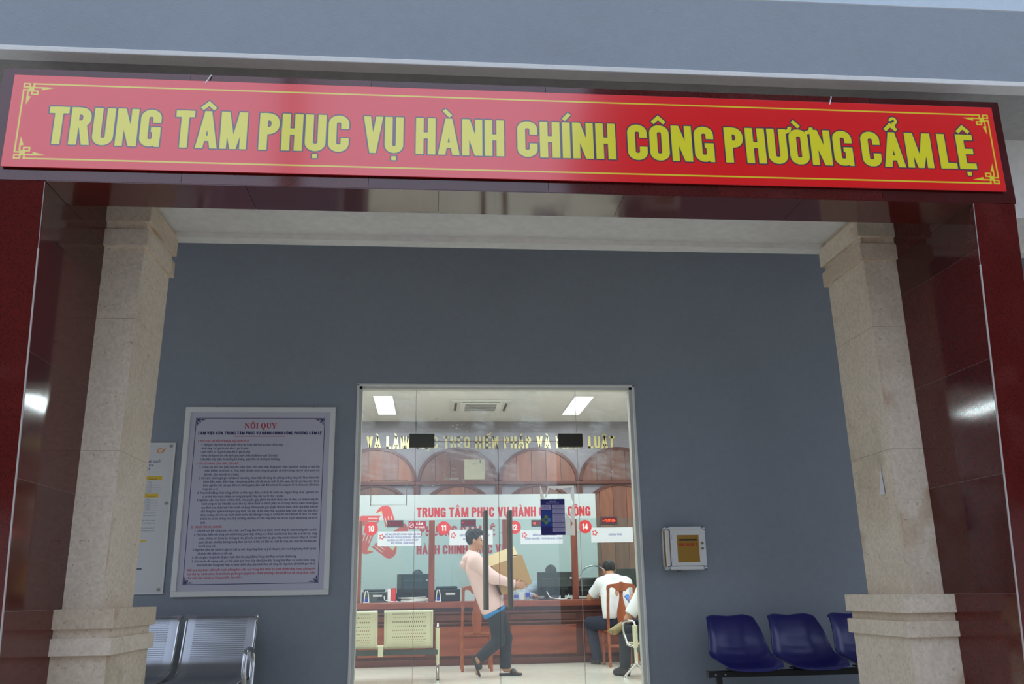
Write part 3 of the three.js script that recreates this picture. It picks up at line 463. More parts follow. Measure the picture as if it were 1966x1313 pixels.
{ // blue moulded seats on a black beam
  const t = thing('plastic_bench', 'three blue moulded plastic seats on a black beam against the wall', 'bench', [0, 0, 0]);
  const prof = curve2([[-6.985, 0.8], [-6.955, 0.78], [-6.9, 0.68], [-6.85, 0.56], [-6.79, 0.475], [-6.69, 0.44], [-6.55, 0.437], [-6.45, 0.443], [-6.405, 0.43]]);
  const half = (v) => { const k = [[0, 0.158], [0.08, 0.17], [0.25, 0.204], [0.42, 0.232], [0.6, 0.24], [0.8, 0.228], [0.92, 0.2], [0.97, 0.175], [1, 0.15]]; for (let i = 1; i < k.length; i++) if (v <= k[i][0]) { const q = (v - k[i - 1][0]) / (k[i][0] - k[i - 1][0]); return k[i - 1][1] + (k[i][1] - k[i - 1][1]) * q; } return 0.14; };
  const seatGeo = shell((u, v) => {
    const p = prof.getPoint(v), g = prof.getTangent(v), nz = g.y, ny = -g.z, s = Math.pow(Math.abs(u), 3.2), curl = (v < 0.62 ? 0.075 * sm(0.03, 0.34, v) : 0.075 - 0.06 * sm(0.62, 0.95, v)) * s;
    const rib = 0.0025 * Math.max(0, 1 - Math.abs(u) * 1.6) * (Math.abs(Math.sin(v * 60)) > 0.86 && v > 0.25 && v < 0.42 ? 1 : 0), waist = v < 0.16 ? -(1 - v / 0.16) * (0.014 * (1 - Math.abs(u) * 1.2 > 0 ? 1 - Math.abs(u) * 1.2 : 0) + 0.035 * Math.pow(Math.max(0, (Math.abs(u) - 0.72) / 0.28), 2.2)) : 0;
    return V(u * half(v), p.y + Math.abs(ny) * curl + rib * 0.3 + waist, p.z + Math.abs(nz) * curl + rib);
  }, 28, 48, -0.006);
  for (let k = 0; k < 3; k++) { const s = part('seat_shell', seatGeo, M.bluePlastic, t); s.position.x = 2.283 + k * 0.485; }
  part('beam', RB(1.985, 3.55, 0.385, 0.428, -6.62, -6.56, 0.003), M.black, t);
  for (let k = 0; k < 3; k++) { const x = 2.29 + k * 0.485; part('seat_bracket', [RB(x - 0.13, x + 0.13, 0.424, 0.436, -6.74, -6.47, 0.003)], M.black, t); }
  for (const x of [2.06, 3.36]) part('leg', [RB(x - 0.02, x + 0.02, 0.02, 0.39, -6.61, -6.57, 0.003), RB(x - 0.022, x + 0.022, 0, 0.03, -6.85, -6.36, 0.003)], M.black, t);
  part('end_cap', RB(1.978, 1.99, 0.383, 0.43, -6.622, -6.558, 0.002), M.black, t); for (const x of [2.03, 2.1]) part('bolt', ball(x, 0.405, -6.559, 0.007, 8), M.steel, t);
}
const holes = (n, m, margin, r, pitch2, flat = 0.55) => { const c = document.createElement('canvas'); c.width = n; c.height = n; const x = c.getContext('2d'); x.fillStyle = '#fff'; x.fillRect(0, 0, n, n); x.fillStyle = '#000'; for (let j = 0; j < m * pitch2; j++) for (let i = 0; i < m; i++) { const u = margin + (i + (j % 2) * 0.5) / m * (1 - 2 * margin), v = 0.06 + j / (m * pitch2) * 0.88; x.beginPath(); x.ellipse(u * n, v * n, r * n, r * n * flat, 0, 0, 7); x.fill(); } const t = new THREE.CanvasTexture(c); t.magFilter = THREE.LinearFilter; return t; };
function waitingSeat(t, x0, x1, prof, mat, edge, zoff = 0, turn = 1) { // pressed sheet with tube edges down both sides
  const g = shell((u, v) => { const p = prof.getPoint(v); return V((x0 + x1) / 2 + u * (x1 - x0 - 0.03) / 2, p.y, p.z); }, 6, 60, -0.004);
  part('seat_sheet', g, mat, t, 'perforated metal sheet');
  for (const x of [x0 + 0.01, x1 - 0.01]) { const pts = []; for (let k = 0; k <= 20; k++) { const p = prof.getPoint(k / 20); pts.push(V(x, p.y, p.z)); } part('side_rail', new THREE.TubeGeometry(new THREE.CatmullRomCurve3(pts), 40, 0.011, 8), edge, t); }
}
{
  const steelSheet = S({ color: hex('#c3c5cb'), metalness: 0.9, roughness: 0.34, alphaMap: holes(2048, 56, 0.12, 0.0042, 1.9), transparent: true });
  const t = thing('steel_bench', 'perforated steel waiting seats below the rules board', 'bench', [0, 0, 0]);
  const prof = curve2([[-7.05, 0.845], [-7.035, 0.862], [-7.0, 0.858], [-6.975, 0.83], [-6.93, 0.7], [-6.88, 0.57], [-6.85, 0.52], [-6.8, 0.475], [-6.72, 0.45], [-6.55, 0.44], [-6.42, 0.435], [-6.39, 0.41], [-6.4, 0.39]]);
  for (let k = 0; k < 3; k++) waitingSeat(t, -1.79 - 0.553 * k, -1.272 - 0.553 * k, prof, steelSheet, M.chrome);
  part('beam', RB(-2.95, -1.25, 0.33, 0.39, -6.72, -6.66, 0.004), M.darkSteel, t);
  for (let k = 0; k < 4; k++) part('seat_bracket', RB(-1.29 - k * 0.553, -1.25 - k * 0.553, 0.36, 0.44, -6.8, -6.5, 0.004), M.darkSteel, t);
  part('armrest', tube([V(-1.25, 0.38, -6.72), V(-1.25, 0.56, -6.75), V(-1.25, 0.63, -6.7), V(-1.25, 0.645, -6.6), V(-1.25, 0.63, -6.48), V(-1.25, 0.5, -6.45), V(-1.25, 0.4, -6.5)], 0.018, 40, 10), M.chrome, t);
  for (const x of [-1.25, -2.9]) part('leg', [cyl(V(x, 0.34, -6.69), V(x, 0.18, -6.69), 0.02), tube([V(x, 0.02, -6.98), V(x, 0.1, -6.85), V(x, 0.2, -6.69), V(x, 0.1, -6.53), V(x, 0.02, -6.4)], 0.017, 24, 8), cyl(V(x, 0, -6.98), V(x, 0.02, -6.98), 0.025), cyl(V(x, 0, -6.4), V(x, 0.02, -6.4), 0.025)], M.chrome, t);
}
// ---- across the forecourt, behind the camera: what the glossy sign and granite mirror
function block(label, x0, x1, h, z0, z1, mat, cols, rows) {
  const t = thing('building', label, 'building'); part('walls', B(x0, x1, -0.6, h, z0, z1), mat, t); part('parapet', B(x0 - 0.15, x1 + 0.15, h, h + 0.5, z0 - 0.15, z1), mat, t);
  for (let r = 0; r < rows; r++) for (let c = 0; c < cols; c++) { const x = x0 + (c + 0.5) * (x1 - x0) / cols, y = 1.4 + r * 3.3; part('window', [B(x - 0.8, x + 0.8, y, y + 1.6, z0 - 0.03, z0 + 0.05)], M.darkGlass, t); }
}
block('tall grey building across the forecourt', 6.6, 26, 21, 20, 32, M.render1, 5, 6);
block('lower grey building across the forecourt', -34, -12.5, 12.6, 21, 32, M.render2, 5, 3);
{ const t = thing('utility_pole', 'tall concrete utility pole in front of the porch', 'pole', [-2.45, -0.6, 6]); part('pole', cyl(V(0, 0, 0), V(0, 12.5, 0), 0.24, 0.17, 20), M.concrete, t); part('cross_arm', RB(-0.9, 0.9, 11.2, 11.32, -0.27, -0.15, 0.01), M.concrete, t); for (const x of [-0.8, 0, 0.8]) part('insulator', cyl(V(x, 11.32, -0.21), V(x, 11.5, -0.21), 0.05, 0.03), M.whitePlastic, t); }
// ---------------------------------------------------------------- glass entrance
const GZ = -7.36;
{
  const { x0, x1, y1 } = opening, f = struct('window_1', null, null, 'fixed glazing and frame of the glass entrance');
  part('outer_frame', [RB(x0 - 0.004, x0 + 0.014, 0, y1, WZ + 0.012, WZ - 0.05, 0.002), RB(x1 - 0.014, x1 + 0.004, 0, y1, WZ + 0.012, WZ - 0.05, 0.002), RB(x0 - 0.004, x1 + 0.004, y1 - 0.014, y1 + 0.004, WZ + 0.012, WZ - 0.05, 0.002)], M.frameWhite, f);
  part('inner_frame', [RB(x0 + 0.012, x0 + 0.04, 0, y1 - 0.012, WZ - 0.018, WZ - 0.1, 0.002), RB(x1 - 0.04, x1 - 0.012, 0, y1 - 0.012, WZ - 0.018, WZ - 0.1, 0.002), RB(x0 + 0.012, x1 - 0.012, y1 - 0.036, y1 - 0.012, WZ - 0.018, WZ - 0.1, 0.002)], M.frameGrey, f);
  const pane = (a, b, c, d) => B(a, b, c, d, GZ - 0.004, GZ + 0.004);
  part('side_pane', pane(x0 + 0.036, -0.141, 0.004, y1 - 0.03), M.glass, f); part('side_pane', pane(1.223, x1 - 0.036, 0.004, y1 - 0.03), M.glass, f);
  part('transom_pane', pane(-0.136, 1.218, 2.222, y1 - 0.03), M.glass, f);
  for (const [a, b] of [[-0.19, 0.018], [1.061, 1.269]]) part('patch_fitting', [RB(a, b, 2.168, 2.28, GZ + 0.005, GZ + 0.022, 0.004), RB(a, b, 2.168, 2.28, GZ - 0.022, GZ - 0.005, 0.004)], M.patch, f);
  const g2 = 0.0022;
  part('pane_joint', [B(-0.141 + g2 * 0.4, -0.136 - g2 * 0.4, 0.01, y1 - 0.03, GZ - 0.003, GZ + 0.003), B(1.218 + g2 * 0.4, 1.223 - g2 * 0.4, 0.01, y1 - 0.03, GZ - 0.003, GZ + 0.003)], S({ color: hex('#a9a692'), roughness: 0.5 }), f);
  for (const [n, a, b, hx] of [[1, -0.134, 0.549, 0.44], [2, 0.553, 1.216, 0.638]]) {
    const d = struct('door_' + n, null, null, n === 1 ? 'frameless glass door leaf with a tubular pull' : 'frameless glass door leaf carrying the blue poster');
    part('glass_leaf', pane(a, b, 0.012, 2.216), M.glass, d); part('leaf_edge', [B(n === 1 ? b : a - 0.0012, n === 1 ? b + 0.0012 : a, 0.012, 2.216, GZ - 0.004, GZ + 0.004), B(a, b, 2.216, 2.2175, GZ - 0.004, GZ + 0.004)], S({ color: hex('#4c4a40'), roughness: 0.4 }), d);
    part('pull_bar', [cyl(V(hx, 0.865, GZ + 0.055), V(hx, 1.64, GZ + 0.055), 0.019, 0.019, 16)], M.darkSteel, d); part('pull_bar', [cyl(V(hx, 0.865, GZ - 0.055), V(hx, 1.64, GZ - 0.055), 0.019, 0.019, 16)], M.darkSteel, d);
    part('standoff', [0.98, 1.53].map((y) => cyl(V(hx, y, GZ - 0.05), V(hx, y, GZ + 0.05), 0.009)), M.darkSteel, d);
    part('bottom_patch', [RB(n === 1 ? a - 0.002 : b - 0.15, n === 1 ? a + 0.15 : b + 0.002, 0.008, 0.07, GZ - 0.02, GZ - 0.005, 0.003), RB(n === 1 ? a - 0.002 : b - 0.15, n === 1 ? a + 0.15 : b + 0.002, 0.008, 0.07, GZ + 0.005, GZ + 0.02, 0.003)], M.patch, d);
  }
}
const gz = GZ + 0.0055;
{ // papers stuck on the glass
  const map = sheet(300, 450, (x, W, H) => {
    x.fillStyle = '#231a78'; x.fillRect(0, 0, W, H); ink(x, '#d8d4f0'); roman(x, 'THÔNG BÁO', W / 2, 0.08 * H, 0.026 * H, { align: 'center', sx: 0.9 }); roman(x, 'TIẾP NHẬN HỒ SƠ QUA CỔNG DỊCH VỤ CÔNG', W / 2, 0.12 * H, 0.016 * H, { align: 'center', sx: 0.75 });
    x.fillStyle = '#1c49a8'; x.fillRect(0, 0.32 * H, 0.46 * W, 0.44 * H); ink(x, '#b9b0d8'); x.fillRect(0.02 * W, 0.16 * H, 0.42 * W, 0.14 * H); ink(x, '#4a2a80'); roman(x, 'THỦ TỤC', 0.23 * W, 0.215 * H, 0.024 * H, { align: 'center', sx: 0.9 }); roman(x, 'HÀNH CHÍNH', 0.23 * W, 0.262 * H, 0.024 * H, { align: 'center', sx: 0.8 });
    for (const [a, b, c] of [[0.22, 0.5, '#8a9a50'], [0.1, 0.58, '#6f8a54'], [0.34, 0.58, '#5f94b0'], [0.22, 0.65, '#7fa060']]) { ink(x, c); x.beginPath(); for (let k = 0; k < 6; k++) x.lineTo(a * W + 0.085 * W * Math.cos(k * Math.PI / 3), b * H + 0.058 * H * Math.sin(k * Math.PI / 3)); x.fill(); }
    let y = 0.16; for (const hh of [0.11, 0.13, 0.22, 0.13, 0.12]) { ink(x, '#bcb2d6'); x.fillRect(0.49 * W, y * H, 0.5 * W, hh * H); ink(x, '#6a5a9a'); for (let k = 0; k < hh * 30; k++) x.fillRect((0.53 + (k % 2) * 0.04) * W, (y + 0.02 + k * 0.03) * H, (0.42 - (k % 3) * 0.06) * W, 2.5); y += hh + 0.012; }
  });
  const p = thing('glass_poster', 'dark blue printed poster taped to the glass door', 'poster'); part('sheet', B(0.896, 1.098, 1.441, 1.733, gz + 0.001, gz + 0.0022), M.paper, p); part('printed_face', face(0.2015, 0.2915, 0.997, 1.587, gz + 0.0026), S({ map, roughness: 0.45 }), p);
  const torn = (pts) => prism(pts, 0.0006);
  const scrap = M.thinPaper('#f2efed', 0.6);
  single('torn_paper', [torn([[0.896, 1.845], [0.905, 1.835], [0.932, 1.735], [0.897, 1.735]]), torn([[1.103, 1.44], [1.178, 1.436], [1.182, 1.843], [0.96, 1.84], [0.935, 1.745], [0.945, 1.745], [0.972, 1.825], [1.0, 1.818], [1.02, 1.806], [1.035, 1.822], [1.06, 1.812], [1.1, 1.822], [1.165, 1.83], [1.15, 1.76], [1.172, 1.7], [1.14, 1.62], [1.15, 1.56], [1.16, 1.53], [1.142, 1.5], [1.145, 1.57], [1.12, 1.6], [1.104, 1.63]])], scrap, 'torn remnants of white paper around the blue poster', 'paper', null, [0, 0, gz]);
  const n = thing('glass_notice', 'small square cream paper stuck high on the glass door', 'paper'); part('sheet', B(0.266, 0.438, 1.9, 2.065, gz, gz + 0.001), M.thinPaper('#f3f1e6', 0.62), n); part('tape', B(0.395, 0.405, 2.035, 2.062, gz + 0.001, gz + 0.0016), M.whitePlastic, n);
  const tp = M.thinPaper('#d8cfc6');
  const tf = thing('tape_outline', 'thin rectangle of leftover tape on the side pane', 'tape'); part('tape_strip', B(-0.496, -0.209, 1.894, 1.898, gz, gz + 0.0006), tp, tf); part('tape_strip', B(-0.505, -0.206, 1.695, 1.697, gz, gz + 0.0006), tp, tf); for (const x of [-0.499, -0.209]) part('tape_strip', B(x, x + 0.006, 1.69, 1.9, gz, gz + 0.0006), tp, tf);
  // glue smears and paint flecks on the panes
  const fl = [], blob = (x, y, w, h, n) => { for (let k = 0; k < n; k++) { const a = x + rnd(-w, w), b = y + rnd(-h, h), r = rnd(0.0015, 0.006), pts = []; for (let q = 0; q < 6; q++) { const an = q * 1.047, rr = r * rnd(0.5, 1.3); pts.push([a + rr * Math.cos(an) * 1.6, b + rr * Math.sin(an)]); } fl.push(prism(pts, 0.0004)); } };
  blob(0.1, 2.02, 0.1, 0.12, 26); blob(0.3, 1.98, 0.22, 0.13, 30); blob(0.4, 2.3, 0.25, 0.08, 22); blob(1.45, 2.0, 0.12, 0.1, 16); blob(0.85, 2.0, 0.2, 0.1, 14); blob(0.05, 1.86, 0.05, 0.02, 8); blob(0.2, 2.41, 0.3, 0.02, 16);
  fl.push(prism([[0.09, 1.905], [0.22, 1.912], [0.222, 1.9], [0.16, 1.896], [0.1, 1.898]], 0.0004));
  // film of dust and wipe marks, streaky and patchy, on the upper glass
  const fa = fbm(5, 201, 4), fb = fbm(40, 203, 3), fc = fbm(3, 207, 3), film = tex(512, 1, (u, v) => { const d = u * 0.8 + v * 0.6, st = fb((d * 0.25) % 1, (v * 1.6 + u * 0.3) % 1), k = 255 * Math.min(0.3, 0.34 * sm(0.42, 0.78, fa(u, v)) * (0.35 + 0.9 * sm(0.35, 0.75, st)) + 0.1 * sm(0.5, 0.7, fc(u, v))); return [k, k, k]; }, false);
  const filmMat = PH({ color: hex('#dcdde6'), roughness: 1, transmission: 0.5, thickness: 0, alphaMap: film, transparent: true });
  for (const [a, b, c, d, n] of [[-0.585, -0.145, 1.9, 2.65, 'side'], [1.227, 1.68, 1.9, 2.65, 'side'], [-0.13, 1.21, 2.225, 2.65, 'top'], [-0.13, 0.545, 1.85, 2.21, 'leaf'], [0.557, 1.21, 1.85, 2.21, 'leaf']]) { const g = face(b - a, d - c, (a + b) / 2, (c + d) / 2, GZ - 0.0048); planar(g); single('dust_film', g, filmMat, { side: a < 0 ? 'dusty film on the left side pane' : 'dusty film on the right side pane', top: 'dusty wipe marks on the pane above the doors', leaf: a < 0 ? 'dusty wipe marks on the left door leaf' : 'dusty wipe marks on the right door leaf' }[n], 'dust').userData.kind = 'stuff'; }
  const o = single('glue_flecks', fl, M.thinPaper('#e2ddd9'), 'whitish flecks of old glue on the door glass', 'flecks', null, [0, 0, gz]); o.userData.kind = 'stuff';
}
// ---------------------------------------------------------------- the hall inside
const H = 3.9, BZ = -15.4;
struct('floor', B(-6.5, 7.5, -0.12, 0, WZ, -15.6), M.floor, 'pale tiled hall floor');
struct('ceiling', B(-6.5, 7.5, H, H + 0.1, WZ - 0.13, -15.6), M.ceil, 'white hall ceiling');
struct('wall_left', B(-6.6, -6.4, 0, H, WZ - 0.12, -15.6), M.white); struct('wall_right', B(7.4, 7.6, 0, H, WZ - 0.12, -15.6), M.white);
struct('wall_back', B(-6.4, 7.4, 0, H, BZ, BZ - 0.2), M.frieze, 'grey back wall of the hall');
struct('trim_4', RB(-6.4, 7.4, 2.785, 2.845, BZ, BZ + 0.06, 0.006), M.woodDarkH, 'dark wooden rail along the back wall');
{
  const arch = (cx, i, lower) => {
    const y0 = lower ? 0.05 : 2.85, rise = lower ? 0.5 : 0.53, sp = lower ? 2.26 : 2.86, a = lower ? 0.6 : 0.645, t = thing('wood_arch_panel', `${lower ? 'lower' : 'upper'} arched wooden wall panel, number ${['one', 'two', 'three', 'four', 'five', 'six'][i]} along the back wall`, 'wall panel');
    t.userData.label = `${lower ? 'tall arched wooden panel behind the counter' : 'arched wooden panel under the gold letters'}, ${['first', 'second', 'third', 'fourth', 'fifth', 'sixth'][i]} from the left`;
    const top = (x) => sp + rise * Math.sqrt(Math.max(0, 1 - (x / a) ** 2)), N = 5;
    for (let k = 0; k < N; k++) { const xa = -a + 2 * a * k / N + 0.004, xb = -a + 2 * a * (k + 1) / N - 0.004, pts = [[cx + xa, y0], [cx + xb, y0]]; for (let q = 8; q >= 0; q--) { const x = xa + (xb - xa) * q / 8; pts.push([cx + x, Math.max(y0 + 0.01, top(x))]); } part('plank', prism(pts, 0.018).translate(0, 0, BZ + 0.001), M.planks[(i * 3 + k * 2 + (lower ? 1 : 0)) % 4], t); }
    const pts = [], outer = []; for (let q = 0; q <= 24; q++) { const an = Math.PI * q / 24; outer.push([cx + (a + 0.055) * Math.cos(an), sp + (rise + 0.05) * Math.sin(an)]); pts.push([cx + a * Math.cos(an), sp + rise * Math.sin(an)]); }
    part('arch_moulding', prism([...outer, ...pts.reverse()], 0.035).translate(0, 0, BZ + 0.001), M.woodDark, t);
  };
  for (let i = 0; i < 6; i++) { arch(-2.38 + 1.413 * i, i, false); arch(-2.38 + 1.413 * i, i, true); }
  for (let i = 0; i < 6; i++) single('wood_pilaster', RB(-2.38 + 1.413 * (i + 0.5) - 0.05, -2.38 + 1.413 * (i + 0.5) + 0.05, 0.05, 2.78, BZ + 0.001, BZ + 0.05, 0.006), M.woodDark, `dark wooden strip between arched panels, ${['first', 'second', 'third', 'fourth', 'fifth', 'sixth'][i]} from the left`, 'strip');
}
{ // gold letters on the frieze
  const text = 'SỐNG VÀ LÀM VIỆC THEO HIẾN PHÁP VÀ PHÁP LUẬT', h = 0.215, y0 = 3.418, t = thing('wall_slogan', 'gold capital letters of a slogan along the top of the back wall', 'lettering');
  const items = []; let w = 0; for (const ch of text) { if (ch === ' ') { w += 0.34; continue; } const d = [...ch.normalize('NFD')], g = GLYPH[d[0]]; items.push([g, w, d.slice(1)]); w += g[0] + 0.1; }
  const pos = (s) => { let k = 0; for (let i = 0; i < s; i++) if (text[i] !== ' ') k++; return items[k][1]; };
  const xa = -1.14, xb = 3.23, ia = pos(5), ib = items.at(-1)[1] + items.at(-1)[0][0], sc = (xb - xa) / (ib - ia), X = (u) => xa + (u - ia) * sc, sx = sc / h;
  const ribbon = (pts, lw) => { const L = [], R = []; pts.forEach((p, i) => { const a = pts[Math.max(0, i - 1)], b = pts[Math.min(pts.length - 1, i + 1)], dx = b[0] - a[0], dy = b[1] - a[1], n = Math.hypot(dx, dy) || 1; L.push([p[0] - dy / n * lw, p[1] + dx / n * lw]); R.push([p[0] + dy / n * lw, p[1] - dx / n * lw]); }); return prism([...L, ...R.reverse()], 0.014); };
  for (const [g, gx, mk] of items) {
    const gs = [], P = (u, v) => [X(gx) + u * h * sx, y0 + (1 - v) * h];
    for (const e of g[1]) {
      if (e.f) { gs.push(prism(e.f.map(([a, b]) => P(a, b)), 0.014)); continue; }
      const q = []; let c = [0, 0], st;
      for (const k of e.s) { if (k[0] === 'm') { c = st = [k[1], k[2]]; q.push(c); } else if (k[0] === 'l') { c = [k[1], k[2]]; q.push(c); } else if (k[0] === 'z') q.push(st); else { const n = 8, a = c, z = k.slice(-2); for (let i = 1; i <= n; i++) { const s = i / n, m = 1 - s; q.push(k[0] === 'q' ? [m * m * a[0] + 2 * m * s * k[1] + s * s * z[0], m * m * a[1] + 2 * m * s * k[2] + s * s * z[1]] : [m ** 3 * a[0] + 3 * m * m * s * k[1] + 3 * m * s * s * k[3] + s ** 3 * z[0], m ** 3 * a[1] + 3 * m * m * s * k[2] + 3 * m * s * s * k[4] + s ** 3 * z[1]]); } c = z; } }
      gs.push(ribbon(q.map(([a, b]) => P(a, b)), 0.085 * h));
    }
    const cx = X(gx) + g[0] * h * sx / 2, q = (dx, dy) => [cx + dx * h, y0 + h + dy * h], lw = 0.045 * h, hat = mk.includes(HAT);
    for (const m of mk) { if (m === DOT) gs.push(prism([[cx - 0.06 * h, y0 - 0.2 * h], [cx + 0.06 * h, y0 - 0.2 * h], [cx + 0.06 * h, y0 - 0.08 * h], [cx - 0.06 * h, y0 - 0.08 * h]], 0.014)); if (m === HAT) gs.push(ribbon([q(-0.16, 0.05), q(0, 0.19), q(0.16, 0.05)], lw)); if (m === ACUTE) gs.push(ribbon([q(hat ? 0.08 : -0.06, hat ? 0.2 : 0.06), q(hat ? 0.22 : 0.1, hat ? 0.34 : 0.22)], lw)); if (m === GRAVE) gs.push(ribbon([q(-0.12, 0.22), q(0.04, 0.06)], lw)); }
    part('letter', join(gs).translate(0, 0, BZ + 0.002), M.gold, t);
  }
}
{ // white banner with the centre's name
  const x0 = -1.55, x1 = 2.829, y0 = 0.7, y1 = 2.617, PW = 1800, k = PW / (x1 - x0);
  const map = sheet(PW, Math.round((y1 - y0) * k), (x, W, Hh) => {
    x.fillStyle = '#c8cccb'; x.fillRect(0, 0, W, Hh); const U = (a) => (a - x0) * k, Y = (b) => (y1 - b) * k;
    handsLogo(x, U(-0.85), Y(1.99), 0.45 * k); ink(x, '#c9343c');
    condensed(x, 'TRUNG TÂM PHỤC VỤ HÀNH CHÍNH CÔNG', U(-0.256), Y(2.235), 0.165 * k, 2.99 * k); condensed(x, 'PHƯỜNG CẨM LỆ', U(-0.2), Y(1.925), 0.165 * k, 1.28 * k); condensed(x, 'HÀNH CHÍNH PHỤC VỤ', U(-0.25), Y(1.625), 0.15 * k, 1.52 * k);
  });
  const t = thing('name_banner', 'wide white board with red capitals and pinwheel logo behind the counter', 'banner'); part('board', B(x0, x1, y0, y1, BZ + 0.062, BZ + 0.08), M.whitePlastic, t); part('printed_face', face(x1 - x0, y1 - y0, (x0 + x1) / 2, (y0 + y1) / 2, BZ + 0.081), S({ map, roughness: 0.5 }), t);
}
// ---- ceiling: light panels, air conditioner
const order = ['first', 'second', 'third', 'fourth'];
[[-13.26, -14.68], [-8.3, -9.72], [-10.8, -12.22]].forEach(([za, zb], r) => [-3.86, -0.755, 2.345, 5.45].forEach((x, c) => {
  const t = thing('ceiling_light', r === 0 ? (c === 1 ? 'bright ceiling light panel near the letters on the left of the air conditioner' : c === 2 ? 'bright ceiling light panel right of the air conditioner' : c === 0 ? 'far ceiling light panel beside the left wall' : 'far ceiling light panel beside the right wall') : `ceiling light panel ${r === 1 ? 'just inside the entrance' : 'in the middle row'}, ${order[c]} from the left wall`, 'ceiling light', [x, H, (za + zb) / 2], 0, 'ceiling light panels');
  part('housing', B(-0.16, 0.16, -0.012, -0.001, -0.73, 0.73), M.whitePlastic, t);
  part('light_diffuser', B(-0.142, 0.142, -0.016, -0.0125, -0.71, 0.71), S({ color: 0xffffff, emissive: hex('#f4fbff'), emissiveIntensity: 3, roughness: 0.6 }), t);
  const l = new THREE.RectAreaLight(hex('#f2f8ff'), PANEL_LIGHT, 0.284, 1.42); l.name = 'panel'; l.position.set(0, -0.02, 0); l.rotation.x = -Math.PI / 2; t.add(l);
}));
{
  const t = thing('air_conditioner', 'white ceiling cassette air conditioner between the light panels', 'air conditioner', [0.765, H, -13.96]);
  part('panel', RB(-0.47, 0.47, -0.035, -0.001, -0.43, 0.43, 0.01), M.whitePlastic, t); part('inner_panel', RB(-0.33, 0.33, -0.045, -0.034, -0.33, 0.33, 0.008), M.ceil, t);
  const dk = S({ color: hex('#6c6d68'), roughness: 0.7 });
  for (const s of [-1, 1]) { part('air_slot', RB(-0.3, 0.3, -0.0375, -0.034, s * 0.37 - 0.02, s * 0.37 + 0.02, 0.002), dk, t); part('air_slot', RB(s * 0.4 - 0.02, s * 0.4 + 0.02, -0.0375, -0.034, -0.3, 0.3, 0.002), dk, t); }
  for (let k = 0; k < 7; k++) part('grille_slat', RB(-0.25, 0.25, -0.05, -0.044, -0.24 + k * 0.075, -0.21 + k * 0.075, 0.002), dk, t);
}
// ---- counter, posts and glass screens
const CZ = -13.36, CT = 0.876, PX = [-2.1, -1.06, 0.005, 1.1, 2.13, 3.22];
{
  const t = thing('service_counter', 'long reddish wooden service counter across the hall', 'counter');
  part('worktop', RB(-4.6, 4.6, 0.785, CT, CZ + 0.06, CZ - 0.64, 0.012), M.woodH, t); part('carcass', B(-4.5, 4.5, 0, 0.785, CZ - 0.02, CZ - 0.58), M.woodDark, t);
  part('moulding', RB(-4.52, 4.52, 0.7, 0.735, CZ + 0.014, CZ - 0.02, 0.008), M.woodDarkH, t); part('moulding', RB(-4.52, 4.52, 0.56, 0.585, CZ + 0.008, CZ - 0.02, 0.006), M.woodDarkH, t); part('plinth', RB(-4.53, 4.53, 0, 0.085, CZ + 0.016, CZ - 0.02, 0.006), M.woodDarkH, t);
  for (let k = 0; k < 8; k++) { const a = -4.3 + k * 1.09; part('panel', RB(a, a + 0.96, 0.125, 0.53, CZ + 0.004, CZ - 0.02, 0.008), M.woodH, t); part('panel', RB(a, a + 0.96, 0.605, 0.685, CZ + 0.002, CZ - 0.02, 0.006), M.woodDarkH, t); }
}
PX.forEach((x, k) => { single('counter_post', RB(x - 0.045, x + 0.045, CT, 2.04, CZ - 0.04, CZ - 0.12, 0.006), M.wood, ['reddish wooden counter post hidden by the left door frame', 'reddish wooden post at the left edge of the side pane', 'reddish wooden post beside the no smoking sign', 'reddish wooden post behind the carried cardboard box', 'reddish wooden post right of the two black monitors', 'reddish wooden post hidden by the right door frame'][k], 'post', 'posts on the counter'); });
for (let k = 0; k < 5; k++) { const t = thing('counter_screen', ['clear glass screen on the counter hidden by the left door frame', 'clear glass screen in front of the pinwheel logo', 'clear glass screen behind the head of the walking man', 'clear glass screen in front of the two black monitors', 'clear glass screen before the man in the white shirt'][k], 'glass screen', [0, 0, 0], 0, 'counter screens'); part('pane', B(PX[k] + 0.0475, PX[k + 1] - 0.0475, 1.06, 2.048, CZ - 0.083, CZ - 0.077), M.acrylic, t); for (const y of [1.18, 1.85]) for (const x of [PX[k] + 0.064, PX[k + 1] - 0.064]) part('clip', RB(x - 0.016, x + 0.016, y - 0.014, y + 0.014, CZ - 0.092, CZ - 0.068, 0.003), M.steel, t); }
const sz = CZ - 0.0745;
[['10', -0.888], ['11', 0.18], ['12', 1.235], ['14', 2.308]].forEach(([n, x]) => {
  const map = sheet(128, 128, (c) => { c.fillStyle = '#dd3a3e'; c.fillRect(0, 0, 128, 128); ink(c, '#f6f2ee'); const w = n === '10' ? 56 : n === '11' ? 46 : 58; condensed(c, n, 64 - w / 2, 92, 56, w); });
  const g = new THREE.CircleGeometry(0.098, 40).translate(x, 1.925, sz + 0.0016), t = thing('number_disc', { 10: 'red disc with white number ten over the pinwheel logo', 11: 'red disc reading eleven beside the walking man', 12: 'red disc reading twelve behind the door pull', 14: 'red disc reading fourteen near the glowing display' }[n], 'number sign', [0, 0, 0], 0, 'window numbers');
  part('disc', cyl(V(x, 1.925, sz - 0.0016), V(x, 1.925, sz + 0.0012), 0.099, 0.099, 40), M.red, t); part('printed_face', g, S({ map, roughness: 0.45 }), t);
});
